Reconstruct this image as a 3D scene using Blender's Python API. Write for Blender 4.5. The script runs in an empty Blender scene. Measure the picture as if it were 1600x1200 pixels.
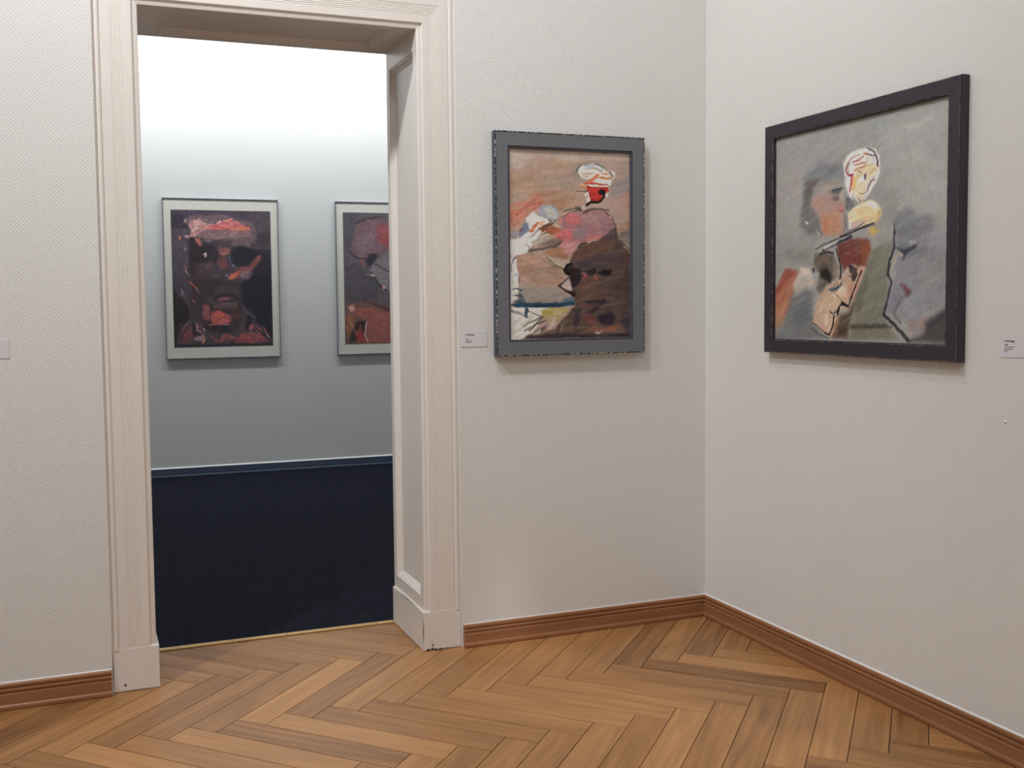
# Gallery corner: wallpapered walls, herringbone parquet, panelled doorway into a
# second, carpeted room, four framed pictures and small wall labels.  Units: metres.
# World frame: x along the wall with the door (room corner at x = 0), y into the
# second room, z up.
import bpy, bmesh, math, random
import numpy as np
from mathutils import Vector, Matrix
random.seed(7)
SC = bpy.context.scene
COL = SC.collection

# brushwork of the four pictures: (Filled/Stroke, colour, opacity, softness, bristle, width0, width1, points u,v)
PAINTINGS = {
 'one': dict(base=(165, 136, 118), streak=((1, -0.12), 0.1), texture=0.03, lift=0, chroma=0.84, soft=1.1, ops=[
  ('F',(178,155,140),1.0,0.0218,0.3,0.0,0.0,[-0.004,-0.0037,1.0037,-0.0068,1.0037,0.0342,0.4571,0.0536,0.2138,0.0294,0.0957,0.1075,0.0,0.1231]),
  ('F',(176,158,140),0.6,0.0181,0.3,0.0,0.0,[0.002,0.0311,0.1248,0.0187,0.1371,0.0888,0.0003,0.1099]),
  ('F',(168,125,96),0.6,0.029,0.3,0.0,0.0,[-0.0002,0.1318,0.4572,0.0447,0.5271,0.1099,0.5403,0.213,0.4542,0.3047,0.176,0.2205,-0.0026,0.2419]),
  ('F',(150,130,118),0.5,0.029,0.3,0.0,0.0,[0.233,0.1217,0.5271,0.1099,0.547,0.2489,0.3143,0.2534]),
  ('F',(168,112,78),0.6,0.0218,0.6,0.0,0.0,[0.1415,0.2213,0.526,0.2133,0.5824,0.2754,0.4116,0.3235,0.1754,0.2561]),
  ('F',(190,105,80),0.75,0.0145,0.7,0.0,0.0,[-0.0003,0.2948,0.2588,0.2366,0.2858,0.2897,0.139,0.3547,0.0552,0.4183,-0.0065,0.4235]),
  ('S',(196,92,62),0.7,0.0054,0.6,0.0109,0.0073,[0.0155,0.3522,0.14,0.3012,0.2651,0.2767]),
  ('S',(150,62,60),0.6,0.0029,0.2,0.0054,0.0029,[0.0566,0.3515,0.1261,0.3104]),
  ('F',(165,130,118),0.6,0.0218,0.3,0.0,0.0,[0.7987,0.2349,1.0,0.2218,1.0,0.4062,0.9005,0.3614,0.8495,0.2796]),
  ('F',(128,118,122),0.7,0.0181,0.5,0.0,0.0,[0.8353,0.1613,0.9963,0.121,1.0,0.2034,0.8496,0.2339]),
  ('F',(182,120,100),0.5,0.0181,0.3,0.0,0.0,[0.9448,0.2229,1.0,0.2034,1.0,0.2954,0.9447,0.2871]),
  ('F',(150,105,70),0.6,0.0145,0.5,0.0,0.0,[0.8858,0.3892,1.0,0.36,1.0,0.434,0.9077,0.4535]),
  ('F',(105,95,92),0.8,0.0181,0.5,0.0,0.0,[0.9077,0.4305,1.0,0.4062,1.0,0.499,0.9076,0.4998]),
  ('F',(140,125,112),0.7,0.0145,0.3,0.0,0.0,[0.5129,0.1147,0.5843,0.0636,0.67,0.0523,0.6268,0.0939,0.5978,0.1486,0.5409,0.15]),
  ('F',(215,205,190),1.0,0.0044,0.3,0.0,0.0,[0.5555,0.1092,0.5913,0.0778,0.6699,0.0681,0.7417,0.0684,0.7994,0.085,0.8792,0.1102,0.8645,0.1333,0.8427,0.1475,0.7413,0.1362,0.6407,0.1476,0.5978,0.1441,0.5696,0.1223]),
  ('F',(165,170,185),0.9,0.0036,0.3,0.0,0.0,[0.6126,0.0808,0.6413,0.0666,0.7057,0.0671,0.7128,0.0805,0.6626,0.0863]),
  ('F',(225,222,205),1.0,0.0036,0.3,0.0,0.0,[0.584,0.104,0.6698,0.0861,0.7488,0.0908,0.7127,0.1053,0.6195,0.1144]),
  ('F',(150,150,155),0.9,0.0036,0.4,0.0,0.0,[0.7058,0.0649,0.7489,0.0637,0.7921,0.0897,0.7632,0.0904]),
  ('S',(88,88,70),0.9,0.0022,0.2,0.0058,0.0087,[0.7129,0.0656,0.7777,0.0788,0.821,0.1026,0.85,0.1268]),
  ('S',(70,68,66),0.9,0.0022,0.2,0.008,0.0044,[0.5541,0.107,0.5628,0.0911,0.5913,0.0778]),
  ('S',(130,105,100),0.9,0.0022,0.2,0.0036,0.008,[0.6197,0.0941,0.6984,0.0876,0.7631,0.1018]),
  ('F',(190,130,105),0.55,0.0054,0.3,0.0,0.0,[0.591,0.1128,0.6696,0.1086,0.6983,0.1124,0.6336,0.1388,0.5979,0.1396]),
  ('F',(205,110,65),1.0,0.0029,0.3,0.0,0.0,[0.6226,0.1706,0.7306,0.1116,0.745,0.1248,0.6764,0.1604,0.6405,0.1747]),
  ('F',(205,125,85),0.9,0.0036,0.3,0.0,0.0,[0.7487,0.1112,0.8137,0.1118,0.8209,0.123,0.763,0.1267]),
  ('F',(235,225,215),1.0,0.0029,0.3,0.0,0.0,[0.7558,0.1223,0.8209,0.123,0.8282,0.1319,0.7702,0.1333]),
  ('F',(190,110,50),0.9,0.0036,0.4,0.0,0.0,[0.7341,0.1319,0.7992,0.1326,0.8573,0.1289,0.8427,0.1429,0.7557,0.145]),
  ('F',(228,218,195),1.0,0.0029,0.3,0.0,0.0,[0.6764,0.1626,0.7269,0.1411,0.8426,0.1497,0.8353,0.1795,0.799,0.1712]),
  ('S',(195,60,50),1.0,0.0022,0.2,0.0116,0.0054,[0.6226,0.1706,0.6979,0.168,0.8062,0.1733]),
  ('F',(225,205,175),1.0,0.0029,0.3,0.0,0.0,[0.6332,0.1817,0.6763,0.1762,0.8062,0.1801,0.8243,0.1888,0.669,0.1886]),
  ('F',(200,130,90),0.9,0.0054,0.4,0.0,0.0,[0.5619,0.181,0.619,0.1729,0.6332,0.193,0.6187,0.2113,0.5902,0.1984]),
  ('F',(185,30,22),1.0,0.0033,0.3,0.0,0.0,[0.6368,0.1838,0.6978,0.1879,0.8062,0.187,0.8221,0.2071,0.777,0.2262,0.7551,0.254,0.7189,0.2706,0.6721,0.2624,0.6508,0.2288,0.6402,0.2064]),
  ('F',(205,50,45),0.6,0.0054,0.3,0.0,0.0,[0.6581,0.2105,0.7265,0.1955,0.748,0.2268,0.7118,0.2548,0.6758,0.2464]),
  ('S',(70,55,60),0.9,0.0025,0.2,0.0044,0.0051,[0.5545,0.214,0.6044,0.2153,0.6473,0.2107]),
  ('F',(235,215,195),1.0,0.0033,0.3,0.0,0.0,[0.6114,0.2318,0.6473,0.2153,0.6578,0.2468,0.6577,0.2649,0.6326,0.2654,0.6363,0.2427]),
  ('S',(205,75,55),1.0,0.0018,0.2,0.0054,0.0036,[0.6364,0.2291,0.6434,0.2516]),
  ('F',(225,190,170),0.8,0.0033,0.3,0.0,0.0,[0.7915,0.2214,0.8133,0.2164,0.8132,0.2346,0.795,0.2441]),
  ('F',(18,8,12),1.0,0.0029,0.3,0.0,0.0,[0.7351,0.2089,0.759,0.1984,0.7879,0.2078,0.79,0.226,0.7697,0.2309,0.7408,0.2224]),
  ('S',(14,6,8),1.0,0.0018,0.2,0.0102,0.0145,[0.7807,0.2171,0.7842,0.2375,0.7551,0.2608,0.7189,0.2715,0.6685,0.2683,0.6396,0.2811,0.6,0.3068,0.5678,0.3096]),
  ('F',(22,16,22),1.0,0.0036,0.3,0.0,0.0,[0.5572,0.303,0.5893,0.3047,0.6071,0.3157,0.582,0.3252]),
  ('F',(80,75,62),0.9,0.0054,0.3,0.0,0.0,[0.5394,0.2942,0.5823,0.2912,0.5749,0.3163,0.5393,0.3123]),
  ('F',(225,215,190),0.8,0.0029,0.3,0.0,0.0,[0.5822,0.3025,0.6181,0.2838,0.6395,0.2925,0.6107,0.3157,0.5892,0.316]),
  ('F',(150,100,100),1.0,0.0109,0.3,0.0,0.0,[0.4112,0.3505,0.5392,0.3214,0.6754,0.3055,0.7766,0.3106,0.842,0.3393,0.8857,0.3984,0.8856,0.4723,0.7758,0.4734,0.638,0.4931,0.5803,0.5028,0.4518,0.504,0.3822,0.4141]),
  ('F',(165,120,118),0.7,0.0145,0.3,0.0,0.0,[0.5962,0.3341,0.7765,0.3175,0.8273,0.3625,0.8125,0.4086,0.6677,0.3785,0.5815,0.3752]),
  ('F',(195,95,90),0.9,0.0109,0.4,0.0,0.0,[0.4538,0.3363,0.5462,0.3349,0.5959,0.3613,0.5671,0.3845,0.4957,0.3945,0.4463,0.3681]),
  ('F',(205,90,95),0.9,0.0109,0.6,0.0,0.0,[0.382,0.4277,0.4955,0.4127,0.5236,0.4532,0.466,0.5039,0.4096,0.4817,0.3606,0.4505]),
  ('F',(200,110,105),0.8,0.0091,0.5,0.0,0.0,[0.6384,0.4337,0.7251,0.4464,0.776,0.4366,0.7394,0.4692,0.638,0.4885,0.6094,0.4614]),
  ('F',(140,115,122),0.7,0.0145,0.3,0.0,0.0,[0.5454,0.412,0.6388,0.3926,0.6384,0.4382,0.5591,0.4711,0.5093,0.4534]),
  ('F',(130,90,95),0.5,0.0145,0.3,0.0,0.0,[0.7256,0.3548,0.8492,0.3622,0.8637,0.4172,0.776,0.4274]),
  ('F',(75,60,60),0.9,0.0109,0.3,0.0,0.0,[0.7978,0.4364,0.8784,0.3985,0.9003,0.449,0.9223,0.4904,0.7757,0.501,0.7394,0.4738]),
  ('S',(58,45,50),0.8,0.0044,0.2,0.0109,0.0054,[0.6106,0.327,0.6754,0.3078,0.7404,0.3044,0.8202,0.3122]),
  ('S',(120,10,50),1.0,0.0018,0.2,0.0044,0.0065,[0.7874,0.3173,0.8092,0.3307,0.831,0.3418]),
  ('S',(225,190,180),1.0,0.0018,0.2,0.0054,0.0036,[0.8237,0.3419,0.8456,0.353]),
  ('S',(60,48,46),0.6,0.0054,0.2,0.0054,0.0145,[0.8419,0.3531,0.8784,0.3893,0.8856,0.4538]),
  ('S',(62,66,52),0.9,0.0029,0.2,0.0054,0.0044,[0.4433,0.323,0.4966,0.3108,0.5536,0.3053]),
  ('S',(48,40,38),0.9,0.0022,0.2,0.0051,0.0029,[0.4466,0.3455,0.4964,0.3266,0.5606,0.3165]),
  ('F',(190,150,110),0.8,0.0036,0.3,0.0,0.0,[0.422,0.3346,0.454,0.3228,0.4822,0.3268,0.4466,0.3455]),
  ('F',(148,145,155),1.0,0.0058,0.3,0.0,0.0,[0.2297,0.3175,0.2648,0.2946,0.3278,0.289,0.3836,0.3059,0.4114,0.337,0.3828,0.369,0.3266,0.3698,0.2638,0.3573]),
  ('F',(178,172,160),0.9,0.0073,0.3,0.0,0.0,[0.2786,0.3078,0.3276,0.3002,0.3974,0.3327,0.3828,0.3667,0.3128,0.352]),
  ('S',(200,196,178),0.5,0.0015,0.2,0.0022,0.0015,[0.2926,0.3039,0.3132,0.3251,0.3268,0.3563]),
  ('S',(200,196,178),0.5,0.0015,0.2,0.0022,0.0015,[0.3079,0.3064,0.3272,0.3294,0.338,0.3575]),
  ('S',(200,196,178),0.5,0.0015,0.2,0.0022,0.0015,[0.3233,0.3088,0.3411,0.3336,0.3492,0.3587]),
  ('S',(200,196,178),0.5,0.0015,0.2,0.0022,0.0015,[0.3386,0.3112,0.3551,0.3379,0.3604,0.3599]),
  ('S',(200,196,178),0.5,0.0015,0.2,0.0022,0.0015,[0.354,0.3136,0.3691,0.3422,0.3716,0.361]),
  ('S',(200,196,178),0.5,0.0015,0.2,0.0022,0.0015,[0.3694,0.3161,0.3831,0.3464,0.3829,0.3622]),
  ('S',(200,196,178),0.5,0.0015,0.2,0.0022,0.0015,[0.3849,0.3185,0.3971,0.3507,0.3941,0.3634]),
  ('F',(214,205,196),1,0.0044,0.3,0.0,0.0,[0.1354,0.3637,0.2018,0.3247,0.243,0.3531,0.3127,0.361,0.3264,0.3788,0.2559,0.4157,0.2414,0.4519,0.2272,0.47,0.1294,0.5024,0.0054,0.5081,0.0024,0.4858,0.0887,0.4625,0.1236,0.4443,0.1654,0.4258,0.152,0.3992]),
  ('F',(100,112,140),0.9,0.0054,0.5,0.0,0.0,[0.1211,0.3907,0.1523,0.3858,0.1654,0.4258,0.1235,0.4487,0.0887,0.4625,0.0753,0.4448,0.0964,0.4222]),
  ('F',(130,130,145),0.7,0.0073,0.3,0.0,0.0,[0.0068,0.4412,0.0619,0.4271,0.0751,0.4538,0.013,0.4723]),
  ('F',(120,72,88),0.8,0.0051,0.3,0.0,0.0,[0.0826,0.4224,0.1069,0.4132,0.11,0.431,0.0824,0.4358]),
  ('F',(190,95,60),0.95,0.0044,0.4,0.0,0.0,[0.1584,0.4304,0.1936,0.3986,0.2287,0.3757,0.2425,0.3845,0.2,0.4299,0.1721,0.437]),
  ('F',(200,130,80),0.9,0.0044,0.5,0.0,0.0,[0.2426,0.38,0.2916,0.3703,0.2702,0.3976,0.2421,0.4069]),
  ('F',(140,70,45),0.9,0.0058,0.7,0.0,0.0,[0.2281,0.4161,0.3124,0.3835,0.3543,0.3964,0.3963,0.4139,0.3536,0.4416,0.2696,0.4335]),
  ('F',(160,82,50),0.8,0.0073,0.7,0.0,0.0,[0.312,0.4105,0.4105,0.4047,0.4101,0.4364,0.3394,0.4508]),
  ('S',(52,34,22),0.85,0.0018,0.2,0.0051,0.0029,[0.3161,0.3655,0.3405,0.3763,0.2699,0.4155]),
  ('S',(52,34,22),0.85,0.0018,0.2,0.0051,0.0029,[0.3828,0.369,0.3262,0.3968,0.2557,0.4337]),
  ('S',(52,34,22),0.85,0.0018,0.2,0.0051,0.0029,[0.3122,0.3925,0.2419,0.4204,0.1717,0.4616]),
  ('S',(52,34,22),0.85,0.0018,0.2,0.0051,0.0029,[0.2976,0.4332,0.2343,0.4609]),
  ('S',(52,34,22),0.85,0.0018,0.2,0.0051,0.0029,[0.3545,0.3829,0.2909,0.4153]),
  ('S',(228,215,190),0.9,0.0015,0.2,0.0051,0.0029,[0.2907,0.4288,0.2413,0.4609]),
  ('S',(228,215,190),0.9,0.0015,0.2,0.0051,0.0029,[0.3115,0.4421,0.2622,0.4606]),
  ('S',(228,215,190),0.9,0.0015,0.2,0.0051,0.0029,[0.2627,0.4291,0.2416,0.4429]),
  ('F',(190,120,85),0.7,0.0054,0.3,0.0,0.0,[0.4041,0.3551,0.4287,0.3638,0.4248,0.391,0.3966,0.3913]),
  ('F',(210,190,165),0.7,0.0036,0.3,0.0,0.0,[0.3543,0.3964,0.3825,0.3915,0.4317,0.4067,0.4104,0.4137]),
  ('S',(206,120,90),0.6,0.0029,0.2,0.0058,0.0029,[0.3538,0.428,0.4101,0.4409]),
  ('S',(206,120,90),0.6,0.0029,0.2,0.0058,0.0029,[0.3749,0.4332,0.4241,0.4471]),
  ('S',(206,120,90),0.6,0.0029,0.2,0.0058,0.0029,[0.396,0.4383,0.4382,0.4533]),
  ('S',(206,120,90),0.6,0.0029,0.2,0.0058,0.0029,[0.4171,0.4435,0.4523,0.4595]),
  ('S',(206,120,90),0.6,0.0029,0.2,0.0058,0.0029,[0.4383,0.4487,0.4665,0.4657]),
  ('S',(206,120,90),0.6,0.0029,0.2,0.0058,0.0029,[0.4595,0.4539,0.4806,0.4719]),
  ('F',(96,75,60),0.85,0.0109,0.5,0.0,0.0,[0.2408,0.4879,0.3533,0.4687,0.4309,0.4724,0.4093,0.5044,0.2405,0.5059]),
  ('F',(170,165,150),0.6,0.0091,0.5,0.0,0.0,[0.1992,0.4748,0.2973,0.4557,0.3392,0.4688,0.2546,0.5013,0.1709,0.5043]),
  ('S',(90,92,100),0.7,0.0022,0.2,0.0044,0.0025,[0.0687,0.4315,0.0542,0.4674,0.0534,0.5054]),
  ('F',(212,203,188),1.0,0.0054,0.3,0.0,0.0,[0.0026,0.4746,0.1576,0.473,0.1918,0.4996,0.1704,0.5313,0.0661,0.559,0.0573,0.6535,0.0763,0.7438,-0.0013,0.8206]),
  ('F',(165,130,112),1.0,0.0058,0.3,0.0,0.0,[0.0524,0.5569,0.233,0.5398,0.2886,0.562,0.4642,0.666,0.4783,0.6751,0.4065,0.721,0.5059,0.7717,0.5344,0.7994,0.0613,0.7981,0.0905,0.7257,0.0711,0.6535,0.0552,0.5905]),
  ('F',(172,118,92),0.6,0.0145,0.4,0.0,0.0,[0.066,0.5635,0.2329,0.5466,0.2739,0.6074,0.1681,0.6622,0.0847,0.6669]),
  ('F',(158,120,92),0.5,0.0181,0.5,0.0,0.0,[0.168,0.6667,0.4074,0.6524,0.4497,0.6843,0.3922,0.7256,0.167,0.7257]),
  ('F',(132,125,118),0.8,0.0181,0.3,0.0,0.0,[0.0907,0.7166,0.3922,0.7256,0.4772,0.7808,0.5055,0.8086,0.0889,0.8073]),
  ('F',(128,100,82),0.4,0.0181,0.6,0.0,0.0,[0.0856,0.6219,0.3513,0.607,0.4076,0.6341,0.2381,0.6529,0.0988,0.6534]),
  ('F',(208,198,186),1.0,0.0036,0.3,0.0,0.0,[0.0046,0.5416,0.0521,0.5726,0.0584,0.5995,0.0712,0.6489,0.0739,0.6895,0.0697,0.7257,0.0351,0.7257,0.0728,0.7438,0.0278,0.7483,0.0795,0.7574,0.0239,0.7663,0.0685,0.7845,0.0406,0.7981,-0.0011,0.807]),
  ('S',(70,80,95),0.9,0.0036,0.2,0.0109,0.0073,[0.0487,0.5681,0.0312,0.5817]),
  ('S',(80,75,80),0.8,0.0022,0.2,0.0036,0.0051,[0.0312,0.5839,0.0169,0.6087,0.0231,0.6446]),
  ('F',(140,140,150),0.7,0.0044,0.3,0.0,0.0,[0.0365,0.6626,0.0575,0.6445,0.0675,0.6625,0.0501,0.667]),
  ('S',(55,70,85),0.8,0.0036,0.2,0.0073,0.0054,[0.0846,0.6715,0.0807,0.694]),
  ('S',(40,62,78),0.85,0.0033,0.2,0.0036,0.0116,[0.0281,0.7325,0.0627,0.7307,0.0972,0.737]),
  ('S',(40,62,78),0.85,0.0033,0.2,0.0036,0.0116,[0.0274,0.7663,0.062,0.7646,0.0965,0.771]),
  ('S',(40,62,78),0.85,0.0033,0.2,0.0036,0.0116,[0.0267,0.798,0.0614,0.7963,0.0959,0.8027]),
  ('F',(40,70,88),0.7,0.0091,0.3,0.0,0.0,[0.0832,0.7438,0.1241,0.7847,0.1237,0.8028,0.0404,0.8049,0.0684,0.7891,0.0759,0.7619]),
  ('F',(26,58,82),1.0,0.0047,0.3,0.0,0.0,[0.0056,0.8161,0.0681,0.8036,0.2356,0.8054,0.4054,0.806,0.5201,0.7924,0.5342,0.8179,0.4051,0.8303,0.2352,0.8315,0.0607,0.8299]),
  ('F',(14,42,64),0.8,0.0036,0.3,0.0,0.0,[0.1235,0.8165,0.4053,0.8184,0.4051,0.829,0.1232,0.8288]),
  ('F',(60,90,110),0.8,0.0091,0.3,0.0,0.0,[0.4342,0.7853,0.5131,0.7717,0.5272,0.7994,0.4482,0.8061]),
  ('F',(208,198,186),1.0,0.0036,0.3,0.0,0.0,[-0.0001,0.8274,0.2352,0.8306,0.3198,0.8355,0.256,0.849,0.2627,0.8719,0.248,0.9085,0.1838,0.9631,0.0782,0.9987,0.0003,1.0001]),
  ('S',(110,110,105),0.8,0.0065,0.2,0.0127,0.0091,[0.005,0.8478,0.0948,0.8619,0.1432,0.8804]),
  ('F',(50,68,80),1.0,0.0036,0.3,0.0,0.0,[0.1267,0.8301,0.1476,0.8302,0.1543,0.8485,0.1397,0.8826,0.1257,0.8825,0.1192,0.8574]),
  ('S',(60,60,58),0.8,0.0029,0.2,0.0044,0.0058,[0.1508,0.8485,0.2135,0.8694,0.2556,0.8765]),
  ('S',(190,185,180),0.3,0.0054,0.2,0.0073,0.0036,[0.0384,0.9025,0.1849,0.8989]),
  ('F',(165,148,60),0.85,0.0073,0.5,0.0,0.0,[0.256,0.849,0.334,0.831,0.4622,0.8338,0.4764,0.85,0.4046,0.8727,0.3476,0.877,0.2627,0.8719]),
  ('F',(190,165,130),0.8,0.0073,0.3,0.0,0.0,[0.348,0.8494,0.4478,0.8453,0.4046,0.8681,0.3548,0.8679]),
  ('F',(150,120,60),0.7,0.0109,0.5,0.0,0.0,[0.2908,0.8813,0.4046,0.8727,0.4614,0.9055,0.3046,0.909]),
  ('S',(78,66,60),0.8,0.0051,0.4,0.0054,0.0109,[0.1144,0.9259,0.1919,0.899,0.2696,0.8811]),
  ('S',(78,66,60),0.8,0.0051,0.4,0.0076,0.0109,[0.1209,0.9533,0.2056,0.922,0.2905,0.8997]),
  ('S',(78,66,60),0.8,0.0051,0.4,0.0098,0.0109,[0.1623,0.9858,0.2403,0.9475,0.3186,0.9183]),
  ('S',(78,66,60),0.8,0.0051,0.4,0.012,0.0109,[0.1629,0.9537,0.2092,0.9174,0.2554,0.8902]),
  ('S',(78,66,60),0.8,0.0051,0.4,0.0141,0.0109,[0.2045,0.9817,0.2757,0.9455,0.347,0.9185]),
  ('F',(186,160,140),0.9,0.0054,0.3,0.0,0.0,[0.29,0.9365,0.3475,0.8816,0.3831,0.8818,0.3611,0.9278,0.3181,0.9551]),
  ('F',(190,175,160),0.8,0.0054,0.3,0.0,0.0,[0.1835,0.9769,0.2474,0.9453,0.2543,0.9592,0.2186,0.9864]),
  ('F',(80,58,50),0.8,0.0109,0.5,0.0,0.0,[0.1622,0.9904,0.3181,0.9551,0.4468,0.9285,0.4604,0.9936,0.1622,0.995]),
  ('F',(95,60,48),0.6,0.0109,0.5,0.0,0.0,[0.2471,0.9637,0.3323,0.9553,0.3889,0.9836,0.2609,0.9869]),
  ('F',(150,95,60),0.75,0.0109,0.7,0.0,0.0,[0.2679,0.5395,0.3525,0.5207,0.4376,0.5064,0.4939,0.5606,0.4652,0.5791,0.3519,0.5661]),
  ('F',(175,150,130),0.8,0.0073,0.4,0.0,0.0,[0.2886,0.562,0.3519,0.5661,0.4652,0.5791,0.4936,0.588,0.4504,0.6202,0.3514,0.6025]),
  ('F',(186,118,112),0.85,0.0109,0.5,0.0,0.0,[0.4239,0.4702,0.5807,0.4685,0.5589,0.4962,0.5083,0.5514,0.4442,0.5473,0.4092,0.5066]),
  ('S',(64,52,50),0.85,0.0073,0.2,0.0145,0.0091,[0.1635,0.5313,0.2612,0.5215,0.381,0.5069,0.4308,0.4792]),
  ('S',(96,88,76),0.7,0.0036,0.2,0.0073,0.0073,[0.1433,0.5001,0.1706,0.5223]),
  ('S',(95,90,50),0.85,0.0036,0.2,0.0073,0.0123,[0.3026,0.5664,0.3725,0.6069,0.4361,0.6294]),
  ('S',(60,55,40),0.6,0.0022,0.2,0.0036,0.0029,[0.3233,0.5981,0.3513,0.6116,0.3936,0.6205]),
  ('F',(78,58,50),1.0,0.0087,0.3,0.0,0.0,[0.4936,0.588,0.5227,0.5376,0.5948,0.4958,0.7032,0.4718,0.8123,0.4569,0.9076,0.4697,0.9889,0.5107,1.0,0.5571,1.0,0.9993,0.346,0.9924,0.3897,0.9188,0.4762,0.8639,0.5342,0.8179,0.506,0.7624,0.4925,0.6888]),
  ('F',(102,68,52),0.8,0.0145,0.5,0.0,0.0,[0.5515,0.5236,0.638,0.4908,0.7758,0.4757,0.8855,0.4838,0.8487,0.5258,0.7027,0.55,0.5796,0.5829,0.5151,0.5833]),
  ('F',(60,45,58),0.7,0.0145,0.6,0.0,0.0,[0.5365,0.5924,0.739,0.5543,0.9889,0.5386,1.0,0.5851,0.7386,0.619,0.5936,0.6288]),
  ('F',(92,60,46),0.6,0.0109,0.3,0.0,0.0,[0.9444,0.5111,1.0,0.5245,1.0,0.6038,0.9444,0.5575]),
  ('S',(190,170,140),0.8,0.0029,0.2,0.0051,0.0036,[0.9445,0.5018,0.9815,0.52,0.9963,0.5432]),
  ('S',(200,190,175),0.8,0.0022,0.2,0.0051,0.0036,[0.638,0.4862,0.6814,0.4744,0.7249,0.4693]),
  ('S',(35,28,22),0.9,0.0036,0.2,0.0109,0.0054,[0.5659,0.5098,0.5948,0.4912,0.638,0.4862]),
  ('F',(30,20,26),1.0,0.0073,0.3,0.0,0.0,[0.5219,0.6199,0.5792,0.6243,0.5933,0.661,0.5713,0.7071,0.5136,0.7256,0.4925,0.6842,0.5,0.6521]),
  ('F',(16,12,14),1.0,0.0033,0.3,0.0,0.0,[0.436,0.634,0.4649,0.6019,0.5078,0.5925,0.5219,0.6199,0.4927,0.6659,0.4501,0.6523]),
  ('S',(170,150,120),0.7,0.0015,0.2,0.0029,0.0018,[0.5076,0.6108,0.4859,0.6384]),
  ('S',(150,130,110),0.6,0.0015,0.2,0.0022,0.0015,[0.4934,0.6063,0.4717,0.6339]),
  ('F',(185,160,160),0.8,0.0044,0.3,0.0,0.0,[0.4783,0.6751,0.5031,0.698,0.5063,0.7394,0.4349,0.7256,0.4137,0.7187]),
  ('S',(25,22,24),0.95,0.0022,0.2,0.0058,0.0109,[0.4891,0.6705,0.4424,0.6981,0.3994,0.7187,0.449,0.7394,0.5203,0.7671]),
  ('S',(25,22,24),0.9,0.0022,0.2,0.0051,0.0073,[0.4065,0.7187,0.4704,0.744,0.5132,0.7624]),
  ('F',(30,20,18),0.9,0.0054,0.3,0.0,0.0,[0.4705,0.7394,0.5349,0.7532,0.5418,0.7763,0.5059,0.774]),
  ('F',(25,18,26),0.85,0.0073,0.3,0.0,0.0,[0.6079,0.6379,0.7095,0.6237,0.7093,0.6514,0.6367,0.6609]),
  ('F',(18,12,20),0.9,0.0087,0.3,0.0,0.0,[0.7166,0.6468,0.775,0.6281,0.841,0.6278,0.8409,0.6557,0.7749,0.6651]),
  ('F',(130,58,80),0.9,0.0065,0.3,0.0,0.0,[0.5788,0.6703,0.6222,0.6563,0.6366,0.6701,0.5931,0.684]),
  ('S',(215,60,120),0.9,0.0025,0.2,0.0058,0.0044,[0.6114,0.661,0.633,0.6655]),
  ('F',(140,72,60),0.9,0.0065,0.3,0.0,0.0,[0.6873,0.6839,0.6947,0.6515,0.7201,0.6607,0.7273,0.6884]),
  ('F',(112,62,46),0.55,0.0145,0.6,0.0,0.0,[0.5497,0.7118,0.651,0.6839,0.6944,0.6977,0.6214,0.7626,0.5637,0.7533]),
  ('F',(98,64,44),0.6,0.0145,0.6,0.0,0.0,[0.5924,0.7625,0.7232,0.7534,0.7817,0.7721,0.6793,0.7905,0.5922,0.7857]),
  ('F',(28,20,30),0.85,0.0091,0.3,0.0,0.0,[0.6138,0.7996,0.789,0.7861,0.7962,0.8095,0.65,0.8137]),
  ('F',(112,58,54),0.6,0.0109,0.3,0.0,0.0,[0.592,0.8181,0.7083,0.8139,0.6643,0.8463,0.5773,0.8366]),
  ('F',(30,22,34),0.8,0.0094,0.3,0.0,0.0,[0.6206,0.86,0.6936,0.8278,0.7595,0.814,0.708,0.8605,0.6641,0.8742]),
  ('F',(115,52,52),0.7,0.0109,0.5,0.0,0.0,[0.5769,0.883,0.6496,0.8648,0.7078,0.8932,0.7222,0.9307,0.6492,0.9208]),
  ('F',(26,20,38),0.85,0.0127,0.3,0.0,0.0,[0.7225,0.8746,0.8329,0.8517,0.8771,0.8849,0.8474,0.9317,0.7736,0.9358,0.7296,0.912]),
  ('F',(40,32,50),0.7,0.0109,0.4,0.0,0.0,[0.5339,0.8503,0.5773,0.8366,0.5767,0.9109,0.5329,0.9478,0.5189,0.9105]),
  ('F',(140,80,62),0.75,0.0091,0.7,0.0,0.0,[0.6198,0.9532,0.6929,0.9351,0.7735,0.9452,0.8104,0.9314,0.9067,0.9322,0.8843,0.9697,0.7734,0.9687,0.7219,0.9776,0.627,0.9626]),
  ('S',(215,195,180),0.9,0.0033,0.2,0.0058,0.0044,[0.7073,0.968,0.7329,0.9753,0.7587,0.9591]),
  ('F',(150,85,50),0.6,0.0073,0.6,0.0,0.0,[0.7735,0.9499,0.9067,0.9274,0.9141,0.9464,0.8473,0.9647]),
  ('F',(38,34,60),0.6,0.0145,0.5,0.0,0.0,[0.9068,0.885,1.0,0.8667,1.0,0.9613,0.9439,0.9514]),
  ('F',(60,42,34),0.5,0.0218,0.6,0.0,0.0,[0.7966,0.7255,1.0,0.6599,1.0,0.7913,0.8847,0.8191]),
  ('F',(40,32,40),0.75,0.0058,0.3,0.0,0.0,[0.1345,0.9764,0.4463,0.9702,0.7366,0.9824,1.0,0.9708,1.0,1.0017,0.1201,0.9946]),
  ('F',(135,118,110),0.8,0.0047,0.3,0.0,0.0,[0.4035,0.9559,0.4182,0.9236,0.4397,0.9192,0.4322,0.9515,0.4105,0.9676]),
 ]),
 'two': dict(base=(146, 142, 134), streak=((1, -0.35), 0.07), texture=0.02, lift=0, chroma=0.76, soft=1.25, ops=[
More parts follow.
